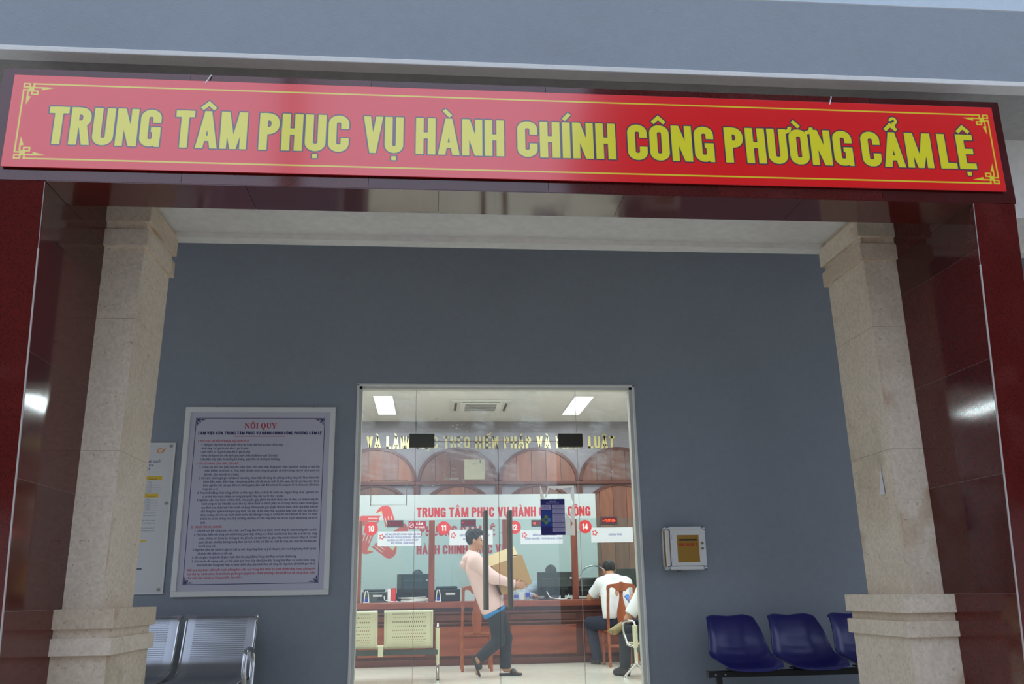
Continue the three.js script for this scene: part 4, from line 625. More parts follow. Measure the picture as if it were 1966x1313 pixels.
[[-0.788, -0.154, 1.673, 1.882, ['ĐẤT ĐAI (CẤP ĐẤT CHỨNG NHẬN LẦN ĐẦU,', 'CHUYỂN MỤC ĐÍCH SỬ DỤNG ĐẤT, THẨM ĐỊNH', 'XÁC ĐỊNH LẠI ĐẤT Ở), NÔNG NGHIỆP', 'MÔI TRƯỜNG, GIẢM NGHÈO'], 'land'], [0.265, 0.911, 1.676, 1.894, ['XÂY DỰNG, HẠ TẦNG ĐÔ THỊ', 'GIAO THÔNG VẬN TẢI'], 'building'], [1.325, 1.961, 1.679, 1.883, ['ĐĂNG KÝ KINH DOANH,', 'CÔNG NGHIỆP, THƯƠNG MẠI, DỊCH VỤ'], 'trade'], [2.394, 3.034, 1.689, 1.91, ['CHỨNG THỰC'], 'x']].forEach(([x0, x1, y0, y1, lines], k) => {
  const map = sheet(640, 210, (x, W, Hh) => { x.fillStyle = '#dcdce2'; x.fillRect(0, 0, W, Hh); handsLogo(x, 0.09 * W, 0.36 * Hh, 44, false); ink(x, '#3c3f92'); lines.forEach((s, i) => roman(x, s, 0.58 * W, (lines.length > 2 ? 0.26 + i * 0.2 : lines.length === 2 ? 0.42 + i * 0.26 : 0.54) * Hh, 0.13 * Hh, { align: 'center', sx: lines.length > 2 ? 0.68 : 0.86 })); });
  const t = thing('window_notice', ['white notice with four text lines on the glass of window 10', 'white notice on the glass of window 11 behind the walking man', 'white two-line notice on the glass of window 12', 'white one-line notice on the glass of window 14'][k], 'notice', [0, 0, 0], 0, 'notices on the counter glass');
  part('sheet', B(x0, x1, y0, y1, sz - 0.0016, sz), M.paper, t); part('printed_face', face(x1 - x0, y1 - y0, (x0 + x1) / 2, (y0 + y1) / 2, sz + 0.0008), S({ map, roughness: 0.55 }), t);
});
{
  const map = sheet(256, 110, (x, W, Hh) => { x.fillStyle = '#a8243c'; x.fillRect(0, 0, W, Hh); ink(x, '#f3e4e4'); condensed(x, 'CẤM', 0.44 * W, 0.5 * Hh, 0.34 * Hh, 0.38 * W); condensed(x, 'HÚT THUỐC', 0.36 * W, 0.9 * Hh, 0.22 * Hh, 0.58 * W); x.lineWidth = 6; x.beginPath(); x.arc(0.17 * W, 0.5 * Hh, 0.3 * Hh, 0, 7); x.stroke(); x.beginPath(); x.moveTo(0.08 * W, 0.7 * Hh); x.lineTo(0.26 * W, 0.3 * Hh); x.stroke(); x.fillRect(0.1 * W, 0.5 * Hh, 0.13 * W, 7); });
  const t = thing('no_smoking_sign', 'small dark red no smoking sign beside the post', 'sign'); part('plate', B(-0.342, -0.081, 1.915, 2.03, sz - 0.002, sz), M.red, t); part('printed_face', face(0.261, 0.115, -0.2115, 1.9725, sz + 0.0008), S({ map, roughness: 0.5 }), t);
}
[[-0.655, -0.417, 1.942, 2.045, 0], [0.434, 0.66, 1.942, 2.045, 0], [1.492, 1.735, 1.93, 2.03, 1], [2.55, 2.8, 1.95, 2.07, 2]].forEach(([x0, x1, y0, y1, lit], k) => {
  const map = sheet(160, 64, (x, W, Hh) => { x.fillStyle = '#000'; x.fillRect(0, 0, W, Hh); x.lineWidth = 8; x.lineCap = 'round'; x.lineJoin = 'round'; ink(x, '#ff5a10'); const st = (...p) => { x.beginPath(); p.forEach(([a, b], i) => i ? x.lineTo(a, b) : x.moveTo(a, b)); x.stroke(); }; if (lit === 2) { st([8, 32], [18, 30]); st([30, 46], [32, 24], [48, 22], [50, 46]); st([64, 46], [66, 24], [80, 22], [82, 44], [84, 24], [98, 22], [100, 46]); st([112, 40], [114, 22], [132, 22], [134, 34], [114, 36], [118, 46], [150, 36]); } else if (lit === 1) { st([10, 22], [30, 22], [28, 44], [12, 44], [12, 26]); } else { ink(x, '#ff3030'); x.fillRect(8, 20, 9, 12); } });
  const t = thing('led_display', ['dark red display box over the four-line notice', 'dark red display box above the head of the walking man', 'display box with one lit sign beside the blue poster', 'display box with glowing orange characters near the right frame'][k], 'display', [0, 0, 0], 0, 'displays on the counter screens');
  part('housing', RB(x0, x1, y0, y1, sz, sz + 0.04, 0.004), S({ color: hex('#3d3a3e'), roughness: 0.5 }), t); part('screen', face(x1 - x0 - 0.03, y1 - y0 - 0.035, (x0 + x1) / 2, (y0 + y1) / 2, sz + 0.041), PH({ color: hex('#6a1226'), emissive: 0xffffff, emissiveMap: map, emissiveIntensity: 1.6, roughness: 0.25 }), t);
});
// ---------------------------------------------------------------- furniture in the hall
function hallBench(label, x, z, turn) {
  const t = thing('waiting_bench', label, 'bench', [x, 0, z], turn, 'cream waiting benches');
  const prof = curve2([[-0.305, 0.785], [-0.3, 0.803], [-0.275, 0.803], [-0.255, 0.77], [-0.215, 0.6], [-0.18, 0.47], [-0.15, 0.415], [-0.09, 0.39], [0.06, 0.385], [0.18, 0.395], [0.225, 0.385], [0.23, 0.36]]);
  const sheetMat = PH({ color: hex('#d3cfae'), roughness: 0.35, clearcoat: 0.3, alphaMap: holes(1024, 17, 0.14, 0.0085, 2.1, 0.56), transparent: true });
  for (let k = -1; k <= 1; k++) waitingSeat(t, k * 0.643 - 0.2825, k * 0.643 + 0.2825, prof, sheetMat, M.creamMetal);
  part('beam', RB(-0.985, 0.985, 0.3, 0.36, -0.05, 0.01, 0.004), M.greyPlastic, t);
  for (const s of [-0.32, 0.32]) part('bracket', [RB(s - 0.03, s + 0.03, 0.29, 0.41, -0.15, 0.1, 0.004)], M.creamMetal, t);
  for (const s of [-0.985, 0.985]) {
    part('arm_post', [RB(s - 0.022, s + 0.022, 0.34, 0.6, -0.05, 0.0, 0.01), cyl(V(s, 0.34, -0.025), V(s, 0.17, -0.025), 0.02, 0.02, 12)], M.creamMetal, t);
    part('arm_loop', tube([V(s, 0.6, -0.03), V(s, 0.64, 0.0), V(s, 0.645, 0.1), V(s, 0.62, 0.2), V(s, 0.5, 0.19), V(s, 0.38, 0.12), V(s, 0.36, 0.0)], 0.014, 30, 8), M.chrome, t);
    part('leg', [tube([V(s, 0.2, -0.025), V(s, 0.17, -0.05), V(s, 0.03, -0.24)], 0.016, 12, 8), tube([V(s, 0.2, -0.025), V(s, 0.17, 0.0), V(s, 0.03, 0.2)], 0.016, 12, 8)], M.chrome, t);
    part('foot', [cyl(V(s, 0, -0.24), V(s, 0.03, -0.24), 0.026, 0.018), cyl(V(s, 0, 0.2), V(s, 0.03, 0.2), 0.026, 0.018)], M.chrome, t);
  }
  return t;
}
hallBench('cream perforated bench seen from behind near the left glass pane', -0.9, -11.13, Math.PI);
hallBench('cream perforated bench behind the right door frame holding a sitting person', 3.263, -11.134, Math.PI + 0.434);
function diningChair(label, x, z) { // seen from behind: the back is towards +z
  const t = thing('dining_chair', label, 'chair', [x, 0, z], 0, 'carved wooden chairs at the counter'), w = 0.19;
  part('seat', RB(-0.215, 0.215, 0.44, 0.475, -0.24, 0.2, 0.012), M.woodChair, t);
  for (const s of [-1, 1]) {
    part('back_leg', new THREE.TubeGeometry(new THREE.CatmullRomCurve3([V(s * w, 0, 0.235), V(s * w, 0.24, 0.205), V(s * w, 0.47, 0.195), V(s * (w - 0.006), 0.8, 0.205), V(s * (w - 0.012), 1.06, 0.245)]), 20, 0.02, 8), M.woodChair, t);
    part('front_leg', cyl(V(s * w, 0, -0.21), V(s * w, 0.45, -0.21), 0.016, 0.022, 10), M.woodChair, t);
    part('side_rail', RB(s * w - 0.012, s * w + 0.012, 0.25, 0.285, -0.21, 0.2, 0.004), M.woodChair, t);
  }
  part('stretcher', RB(-w, w, 0.25, 0.285, 0.19, 0.215, 0.004), M.woodChair, t); part('seat_apron', RB(-w, w, 0.4, 0.44, -0.22, -0.2, 0.004), M.woodChair, t);
  part('crest_rail', prism([[-0.205, 1.0], [-0.2, 1.05], [-0.16, 1.075], [-0.07, 1.085], [0, 1.11], [0.07, 1.085], [0.16, 1.075], [0.2, 1.05], [0.205, 1.0], [0.175, 0.99], [0.165, 1.02], [0.13, 1.035], [0.09, 1.02], [0.06, 0.98], [-0.06, 0.98], [-0.09, 1.02], [-0.13, 1.035], [-0.165, 1.02], [-0.175, 0.99]], 0.026, 0.005).translate(0, 0, 0.222), M.woodChair, t);
  const sp = []; for (let k = 0; k <= 16; k++) { const v = k / 16; sp.push([0.05 + 0.028 * Math.sin(v * Math.PI * 2 - 0.6) * (0.4 + 0.6 * v), 0.475 + v * 0.52]); }
  part('splat', prism([...sp.map(([x, y]) => [-x, y]), ...sp.reverse()], 0.016, 0.003).translate(0, 0, 0.205), M.woodChair, t);
}
diningChair('carved wooden chair behind the walking man', 0.608, -12.5); diningChair('carved wooden chair of the man in the white shirt', 2.6, -12.66);

// ---------------------------------------------------------------- things on the counter
const DT = CT;
function monitor(label, x, z, w, h, base = true) {
  const t = thing('monitor', label, 'monitor', [x, DT, z], 0);
  part('casing', RB(-w / 2, w / 2, 0.055, 0.055 + h, -0.02, 0.02, 0.008), M.blackPlastic, t); part('rear_bulge', RB(-w * 0.3, w * 0.3, 0.12, 0.055 + h * 0.75, 0.018, 0.045, 0.02), M.blackPlastic, t);
  part('screen', B(-w / 2 + 0.012, w / 2 - 0.012, 0.07, 0.055 + h - 0.012, -0.0205, -0.0215), M.darkGlass, t);
  part('stand', [RB(-0.03, 0.03, 0.01, 0.16, 0.02, 0.05, 0.005), RB(-0.11, 0.11, 0, 0.012, -0.09, 0.1, 0.005)], M.blackPlastic, t); return t;
}
function printer(label, x, z, w, h, body, dark) {
  const t = thing('printer', label, 'printer', [x, DT, z]);
  part('body', RB(-w / 2, w / 2, 0.0, h * 0.8, -0.17, 0.15, 0.014), body, t); part('lid', RB(-w / 2 + 0.02, w / 2 - 0.04, h * 0.8, h, -0.16, 0.12, 0.02), dark, t);
  part('vent_panel', RB(w * 0.12, w * 0.46, h * 0.15, h * 0.7, 0.148, 0.153, 0.002), dark, t); part('rating_label', B(-w * 0.06, w * 0.3, h * 0.42, h * 0.56, 0.1535, 0.154), M.paper, t); return t;
}
printer('grey printer behind the glass of window 10', -0.82, -13.66, 0.37, 0.19, M.greyPlastic, M.blackPlastic);
printer('black printer with a white label behind window 11', 0.24, -13.66, 0.38, 0.215, M.blackPlastic, M.black);
monitor('black monitor seen from behind at window 10', -0.26, -13.72, 0.49, 0.345);
monitor('narrow black monitor at window 12 in front of the clerk', 1.72, -13.68, 0.255, 0.345); monitor('greenish black monitor beside the post of window 12', 1.975, -13.74, 0.3, 0.345);
monitor('dark monitor at the left edge of the left pane', -1.28, -13.72, 0.46, 0.35);
monitor('black monitor right of the man in the white shirt', 3.0, -13.8, 0.4, 0.38);
for (const [x, l] of [[-0.93, 'white and blue ribbon stand in front of the grey printer'], [0.105, 'white and blue ribbon stand in front of the black printer']]) {
  const t = thing('ribbon_stand', l, 'stand', [x, DT, -13.435], 0, 'ribbon stands'); part('base', RB(-0.045, 0.045, 0, 0.012, -0.025, 0.025, 0.004), M.whitePlastic, t); part('ribbon', [tube([V(-0.03, 0.01, 0), V(-0.025, 0.09, 0), V(-0.015, 0.155, 0), V(-0.004, 0.165, 0)], 0.008, 14, 6), tube([V(0.035, 0.01, 0), V(0.028, 0.09, 0), V(0.016, 0.155, 0), V(0.006, 0.165, 0)], 0.008, 14, 6)], M.whitePlastic, t); part('badge', RB(-0.02, 0.022, 0.014, 0.06, -0.006, 0.006, 0.004), S({ color: hex('#2b3aa0'), roughness: 0.5 }), t);
}
{ const t = thing('binder', 'red lever arch binder standing on the counter', 'binder', [-0.545, DT, -13.56]); part('cover', RB(-0.032, 0.032, 0, 0.2, -0.12, 0.12, 0.004), M.red, t); part('pages', B(-0.024, 0.024, 0.006, 0.194, -0.118, -0.124), M.paper, t);
  const u = thing('binder', 'white binder leaning beside the red binder', 'binder', [-0.605, DT, -13.56]); part('cover', RB(-0.022, 0.022, 0, 0.19, -0.12, 0.12, 0.004), M.whitePlastic, u); part('pages', B(-0.016, 0.016, 0.006, 0.184, -0.118, -0.124), M.paper, u); }
{ const t = thing('paper_stack', 'loose pile of white papers under the monitor of window 10', 'papers', [-0.25, DT, -13.5]); for (let k = 0; k < 7; k++) { const g = B(-0.2, 0.2, 0, 0.008, -0.07, 0.07).rotateZ(rnd(-0.03, 0.03)).rotateY(rnd(-0.2, 0.2)).translate(rnd(-0.03, 0.03), 0.005 + k * 0.009, 0); part('sheet', g, M.paper, t); } }
for (const [x, l] of [[2.36, 'grey document tray stack behind window 14'], [3.46, 'grey document boxes at the far end of the counter']]) { const t = thing('document_tray', l, 'tray', [x, DT, -13.75]); for (let k = 0; k < 4; k++) part('tray', [RB(-0.17, 0.17, k * 0.062, k * 0.062 + 0.008, -0.12, 0.12, 0.003), RB(-0.17, -0.16, k * 0.062, k * 0.062 + 0.05, -0.12, 0.12, 0.003), RB(0.16, 0.17, k * 0.062, k * 0.062 + 0.05, -0.12, 0.12, 0.003)], M.greyPlastic, t); part('papers', RB(-0.15, 0.15, 0.01, 0.04, -0.11, 0.11, 0.003), M.paper, t); }
for (const [x, l, c] of [[1.42, 'water bottle with a blue label on the counter', '#3a46b0'], [1.25, 'short clear bottle beside the cardboard box corner', '#4a58b8']]) { const t = thing('water_bottle', l, 'bottle', [x, DT, -13.48]); const s = x > 1.3 ? 1 : 0.72; part('bottle_body', new THREE.LatheGeometry([[0, 0], [0.03, 0], [0.032, 0.02], [0.032, 0.12], [0.028, 0.15], [0.013, 0.18], [0.012, 0.2]].map(([a, b]) => new THREE.Vector2(a, b * s)), 20), PH({ color: hex('#dfe8f2'), transmission: 0.8, roughness: 0.1, thickness: 0 }), t); part('label_band', new THREE.CylinderGeometry(0.0328, 0.0328, 0.06 * s, 20, 1, true).translate(0, 0.075 * s, 0), S({ color: hex(c), roughness: 0.5 }), t); part('cap', cyl(V(0, 0.198 * s, 0), V(0, 0.215 * s, 0), 0.013), M.whitePlastic, t); }
single('tissue_box', RB(1.29, 1.4, DT, DT + 0.11, -13.52, -13.64, 0.006), M.whitePlastic, 'white carton on the counter beside the bottles', 'box');
single('desk_cable', tube([V(-0.68, DT + 0.09, -13.5), V(-0.66, DT + 0.03, -13.43), V(-0.5, DT + 0.006, -13.41), V(-0.35, DT + 0.006, -13.405), V(-0.2, DT + 0.012, -13.41), V(-0.1, DT + 0.012, -13.42)], 0.005, 40, 6), M.whitePlastic, 'white cable curling along the counter at window 10', 'cable');
single('desk_cable', tube([V(1.72, DT + 0.12, -13.6), V(1.76, DT + 0.03, -13.5), V(1.9, DT + 0.006, -13.46), V(2.0, DT + 0.01, -13.46), V(2.04, DT + 0.08, -13.48)], 0.006, 40, 6), M.whitePlastic, 'white cable loop below the monitors of window 12', 'cable');
{ const t = thing('office_chair', 'black office chair back seen around the white shirted man', 'office chair', [2.6, 0, -14.55]); part('backrest', RB(-0.24, 0.24, 0.6, 1.2, -0.04, 0.04, 0.04, 4), M.black, t); part('back_rim', new THREE.TorusGeometry(0.24, 0.012, 8, 32, Math.PI).translate(0, 1.14, 0.03), M.steel, t); part('seat', RB(-0.25, 0.25, 0.44, 0.52, 0.02, 0.48, 0.03, 3), M.black, t); part('column', cyl(V(0, 0.08, 0.25), V(0, 0.44, 0.25), 0.03), M.steel, t); part('star_base', [0, 1, 2, 3, 4].map((k) => cyl(V(0, 0.09, 0.25), V(0.28 * Math.cos(k * 1.257), 0.05, 0.25 + 0.28 * Math.sin(k * 1.257)), 0.022, 0.016)), M.black, t); part('caster', [0, 1, 2, 3, 4].map((k) => ball(0.28 * Math.cos(k * 1.257), 0.03, 0.25 + 0.28 * Math.sin(k * 1.257), 0.03, 8)), M.black, t); }

// ---------------------------------------------------------------- people: smooth distance fields meshed on a grid
const smin = (a, b, k) => { const h = Math.max(k - Math.abs(a - b), 0) / k; return Math.min(a, b) - h * h * k * 0.25; };
const cap = (a, b, ra, rb = ra) => { const ax = a[0], ay = a[1], az = a[2], bx = b[0] - ax, by = b[1] - ay, bz = b[2] - az, l = bx * bx + by * by + bz * bz || 1e-9; return (x, y, z) => { const px = x - ax, py = y - ay, pz = z - az, t = Math.max(0, Math.min(1, (px * bx + py * by + pz * bz) / l)); return Math.hypot(px - bx * t, py - by * t, pz - bz * t) - (ra + (rb - ra) * t); }; };
const ell = (c, r) => (x, y, z) => { const a = (x - c[0]) / r[0], b = (y - c[1]) / r[1], d = (z - c[2]) / r[2], k = Math.hypot(a, b, d); return (k - 1) * Math.min(...r); };
const blend = (fs, k) => (x, y, z) => { let d = fs[0](x, y, z); for (let i = 1; i < fs.length; i++) d = smin(d, fs[i](x, y, z), k); return d; };
const clip = (f, p, n) => (x, y, z) => Math.max(f(x, y, z), (x - p[0]) * n[0] + (y - p[1]) * n[1] + (z - p[2]) * n[2]); // keeps what lies against n
function meshField(f, lo, hi, h) { // naive surface nets
  const n = [0, 1, 2].map((i) => Math.ceil((hi[i] - lo[i]) / h) + 1), [nx, ny, nz] = n, F = new Float32Array(nx * ny * nz), at = (i, j, k) => (k * ny + j) * nx + i;
  for (let k = 0; k < nz; k++) for (let j = 0; j < ny; j++) for (let i = 0; i < nx; i++) F[at(i, j, k)] = f(lo[0] + i * h, lo[1] + j * h, lo[2] + k * h);
  const id = new Int32Array(nx * ny * nz).fill(-1), pos = [], idx = [], E = [[0, 0, 0, 1, 0, 0], [0, 1, 0, 1, 1, 0], [0, 0, 1, 1, 0, 1], [0, 1, 1, 1, 1, 1], [0, 0, 0, 0, 1, 0], [1, 0, 0, 1, 1, 0], [0, 0, 1, 0, 1, 1], [1, 0, 1, 1, 1, 1], [0, 0, 0, 0, 0, 1], [1, 0, 0, 1, 0, 1], [0, 1, 0, 0, 1, 1], [1, 1, 0, 1, 1, 1]];
  for (let k = 0; k < nz - 1; k++) for (let j = 0; j < ny - 1; j++) for (let i = 0; i < nx - 1; i++) {
    let c = 0, x = 0, y = 0, z = 0;
    for (const e of E) { const a = F[at(i + e[0], j + e[1], k + e[2])], b = F[at(i + e[3], j + e[4], k + e[5])]; if ((a < 0) !== (b < 0)) { const t = a / (a - b); c++; x += e[0] + (e[3] - e[0]) * t; y += e[1] + (e[4] - e[1]) * t; z += e[2] + (e[5] - e[2]) * t; } }
    if (c) { id[at(i, j, k)] = pos.length / 3; pos.push(lo[0] + (i + x / c) * h, lo[1] + (j + y / c) * h, lo[2] + (k + z / c) * h); }
  }
  const quad = (a, b, c, d, flip) => { if (a < 0 || b < 0 || c < 0 || d < 0) return; flip ? idx.push(a, c, b, a, d, c) : idx.push(a, b, c, a, c, d); };
  for (let k = 1; k < nz - 1; k++) for (let j = 1; j < ny - 1; j++) for (let i = 1; i < nx - 1; i++) {
    const a = F[at(i, j, k)] < 0;
    if (a !== F[at(i + 1, j, k)] < 0) quad(id[at(i, j - 1, k - 1)], id[at(i, j, k - 1)], id[at(i, j, k)], id[at(i, j - 1, k)], !a);
    if (a !== F[at(i, j + 1, k)] < 0) quad(id[at(i - 1, j, k - 1)], id[at(i - 1, j, k)], id[at(i, j, k)], id[at(i, j, k - 1)], !a);
    if (a !== F[at(i, j, k + 1)] < 0) quad(id[at(i - 1, j - 1, k)], id[at(i, j - 1, k)], id[at(i, j, k)], id[at(i - 1, j, k)], !a);
  }
  const g = new THREE.BufferGeometry().setAttribute('position', new THREE.BufferAttribute(new Float32Array(pos), 3)); g.setIndex(idx); g.computeVertexNormals(); return g;
}
const boundsOf = (pts, m) => [[0, 1, 2].map((i) => Math.min(...pts.map((p) => p[i])) - m), [0, 1, 2].map((i) => Math.max(...pts.map((p) => p[i])) + m)];
function frame(o, fwd, up) { const z = V(...fwd).normalize(), x = V(...up).cross(z).normalize(), y = z.clone().cross(x); return new THREE.Matrix4().makeBasis(x, y, z).setPosition(...o); }
const headField = blend([ell([0, 0.03, -0.012], [0.074, 0.092, 0.093]), ell([0, -0.04, 0.022], [0.056, 0.068, 0.062]), ell([0, -0.092, 0.06], [0.024, 0.02, 0.022]), cap([-0.035, -0.03, 0.055], [0.035, -0.03, 0.055], 0.03)], 0.03);
const face0 = (() => { const nose = cap([0, 0.012, 0.078], [0, -0.022, 0.098], 0.009, 0.013), brow = cap([-0.035, 0.028, 0.07], [0.035, 0.028, 0.07], 0.012), up = cap([-0.018, -0.054, 0.078], [0.018, -0.054, 0.078], 0.007), lo = cap([-0.015, -0.066, 0.077], [0.015, -0.066, 0.077], 0.0075), ears = [-1, 1].map((s) => ell([s * 0.078, -0.002, -0.012], [0.011, 0.031, 0.019])), eyes = [-1, 1].map((s) => ell([s * 0.031, 0.008, 0.088], [0.016, 0.01, 0.013]));
  return (x, y, z) => { let d = headField(x, y, z); d = smin(d, nose(x, y, z), 0.012); d = smin(d, brow(x, y, z), 0.015); d = smin(d, up(x, y, z), 0.006); d = smin(d, lo(x, y, z), 0.006); for (const e of ears) d = smin(d, e(x, y, z), 0.008); for (const e of eyes) d = Math.max(d, -e(x, y, z)); return smin(d, cap([0, -0.06, -0.025], [0, -0.15, -0.035], 0.05, 0.055)(x, y, z), 0.02); }; })();
const headGeo = meshField(face0, [-0.11, -0.2, -0.13], [0.11, 0.14, 0.13], 0.0045);
function hairGeo(style) { // cap of hair over the skull, lumpy on top
  const n = tileNoise(16, 5), skull = ell([0, 0.034, -0.014], [0.081, 0.1, 0.101]), quiff = style === 'quiff' ? blend([ell([0, 0.112, -0.005], [0.066, 0.045, 0.09]), ell([0, 0.108, 0.062], [0.05, 0.036, 0.04]), ell([0, 0.07, -0.075], [0.06, 0.06, 0.036])], 0.03) : ell([0, 0.06, -0.02], [0.082, 0.082, 0.096]);
  const f = (x, y, z) => { const b = (style === 'quiff' ? 0.011 * sm(0.05, 0.1, y) : 0.004) * (n(x * 2.6 + 0.5, z * 2.6 + y * 2 + 0.5) - 0.5) * 2; let d = smin(skull(x, y, z), quiff(x, y, z), 0.03) + b; const line = z > 0 ? 0.012 + 0.062 * sm(0.015, 0.075, z) : 0.012 - 0.08 * sm(0.005, 0.07, -z); d = Math.max(d, (line - y) * 0.8); if (style === 'quiff') d = Math.max(d, -(0.012) + Math.abs(x) - 0.079); return d; };
  return meshField(f, [-0.12, -0.12, -0.15], [0.12, 0.19, 0.15], 0.0055);
}
const hairs = { quiff: hairGeo('quiff'), short: hairGeo('short') };
const handCache = {};
function handGeo(curl, spread, left) { // wrist at the origin, fingers along +y, palm faces +z, thumb on +x (mirrored for the other hand)
  const key = [curl, spread, left].join(); if (handCache[key]) return handCache[key];
  const fs = [cap([0, -0.03, 0], [0, 0.01, 0], 0.026, 0.024), cap([0.02, 0.02, 0], [0.026, 0.075, 0], 0.014, 0.012), cap([0.005, 0.02, 0], [0.009, 0.082, 0], 0.015, 0.012), cap([-0.008, 0.02, 0], [-0.009, 0.078, 0], 0.015, 0.012), cap([-0.018, 0.02, 0], [-0.026, 0.068, 0], 0.014, 0.011)], fingers = [];
  const chain = (o, dir, lens, r, c, ax) => { let p = V(...o), d = V(...dir).normalize(); const f = []; lens.forEach((l, i) => { d = d.clone().applyAxisAngle(V(...ax).normalize(), c * (i ? 1.15 : 0.6)); const q = p.clone().addScaledVector(d, l); f.push(cap(p.toArray(), q.toArray(), r * (1 - i * 0.12), r * (1 - (i + 1) * 0.12))); p = q; }); return blend(f, 0.004); };
  [[0.026, 0.075, 0.1, 0.9], [0.009, 0.082, 0.02, 1], [-0.009, 0.078, -0.05, 0.93], [-0.026, 0.068, -0.14, 0.75]].forEach(([x, y, a, s]) => fingers.push(chain([x, y, 0], [a * spread, 1, 0], [0.042 * s, 0.027 * s, 0.021 * s], 0.0092, curl, [1, 0, 0])));
  fingers.push(chain([0.022, 0.012, 0.004], [0.75, 0.6, 0.25], [0.036, 0.03, 0.024], 0.0112, curl * 0.4, [0.4, -0.5, 0.6]));
  const palm = blend(fs, 0.018), f = (x, y, z) => { let d = palm(x, y, z); for (const g of fingers) d = smin(d, g(x, y, z), 0.006); return d; };
  let g = meshField(f, [-0.07, -0.06, -0.05], [0.11, 0.2, 0.11], 0.0045);
  if (left) { g = g.clone(); g.scale(-1, 1, 1); const ix = g.index.array; for (let i = 0; i < ix.length; i += 3) [ix[i], ix[i + 1]] = [ix[i + 1], ix[i]]; g.computeVertexNormals(); }
  return handCache[key] = g;
}
// d: label, base, and joints in world metres
function person(d) {
  const t = thing('person', d.label, 'person', d.base), O = d.base, L = (p) => [p[0] - O[0], p[1] - O[1], p[2] - O[2]], J = {}; for (const k in d.j) J[k] = L(d.j[k]);
  const bones = [cap(J.pelvis, J.chest, 0.1, 0.12), cap(J.chest, J.neck, 0.1, 0.05), cap(J.neck, J.skull, 0.05, 0.052)];
  for (const s of 'RL') { bones.push(cap(J.neck, J['sh' + s], 0.05, 0.05), cap(J['sh' + s], J['el' + s], 0.046, 0.038), cap(J['el' + s], J['wr' + s], 0.038, 0.026)); if (J['hip' + s]) bones.push(cap(J.pelvis, J['hip' + s], 0.09, 0.08), cap(J['hip' + s], J['kn' + s], 0.075, 0.05), cap(J['kn' + s], J['an' + s], 0.048, 0.034), cap(J['an' + s], J['to' + s], 0.034, 0.024)); }
  const all = Object.values(J), geos = [meshField(blend(bones, 0.04), ...boundsOf(all, 0.13), 0.018)];
  const hm = frame(J.skull, d.look, d.tilt ?? [0, 1, 0]); geos.push(headGeo.clone().applyMatrix4(hm));
  for (const s of 'RL') if (d['hand' + s]) { const [dir, palm, curl] = d['hand' + s], y = V(...dir).normalize(), z = V(...palm).normalize(), x = y.clone().cross(z).normalize(); z.crossVectors(x, y); geos.push(handGeo(curl, 1, s === 'L').clone().applyMatrix4(new THREE.Matrix4().makeBasis(x, y, z).setPosition(...J['wr' + s]))); }
  part('body', join(geos), M.skin, t, 'skin');
  part('hair', hairs[d.hair].clone().applyMatrix4(hm), M.hair, t, 'short black hair');
  for (const s of [-1, 1]) part('eye', ball(s * 0.031, 0.008, 0.079, 0.009, 10).applyMatrix4(hm), M.black, t);
  for (const [name, mat, fs, k, clips, cell, label] of d.wear) { let f = blend(fs.map((q) => typeof q === 'function' ? q : cap(L2(q[0]), L2(q[1]), q[2], q[3] ?? q[2])), k); for (const [p, n] of clips ?? []) f = clip(f, L(p), V(...n).normalize().toArray()); const ends = fs.flatMap((q) => typeof q === 'function' ? all : [L2(q[0]), L2(q[1])]); part(name, meshField(f, ...boundsOf(ends, 0.17), cell ?? 0.012), mat, t, label); }
  function L2(p) { return typeof p === 'string' ? J[p] : L(p); }
  return [t, J, hm];
}
const cloth = (c, s) => { const a = fbm(6, s, 4), b = fbm(90, s + 4, 1); return S({ map: tex(128, 0.4, (u, v) => c.map((x) => x * (0.94 + 0.06 * a(u, v) + 0.05 * b(u, v)))), roughness: 0.9 }); };
const shirt = cloth([236, 236, 238], 101), trousers = cloth([44, 47, 54], 103), hoodieM = cloth([224, 188, 182], 105), navy = cloth([40, 44, 62], 107), blueTee = cloth([44, 128, 186], 109), greyShirt = cloth([176, 180, 196], 111);
const leather = S({ color: hex('#2a2a2c'), roughness: 0.5 }), tan = S({ color: hex('#9b8a62'), roughness: 0.6 });

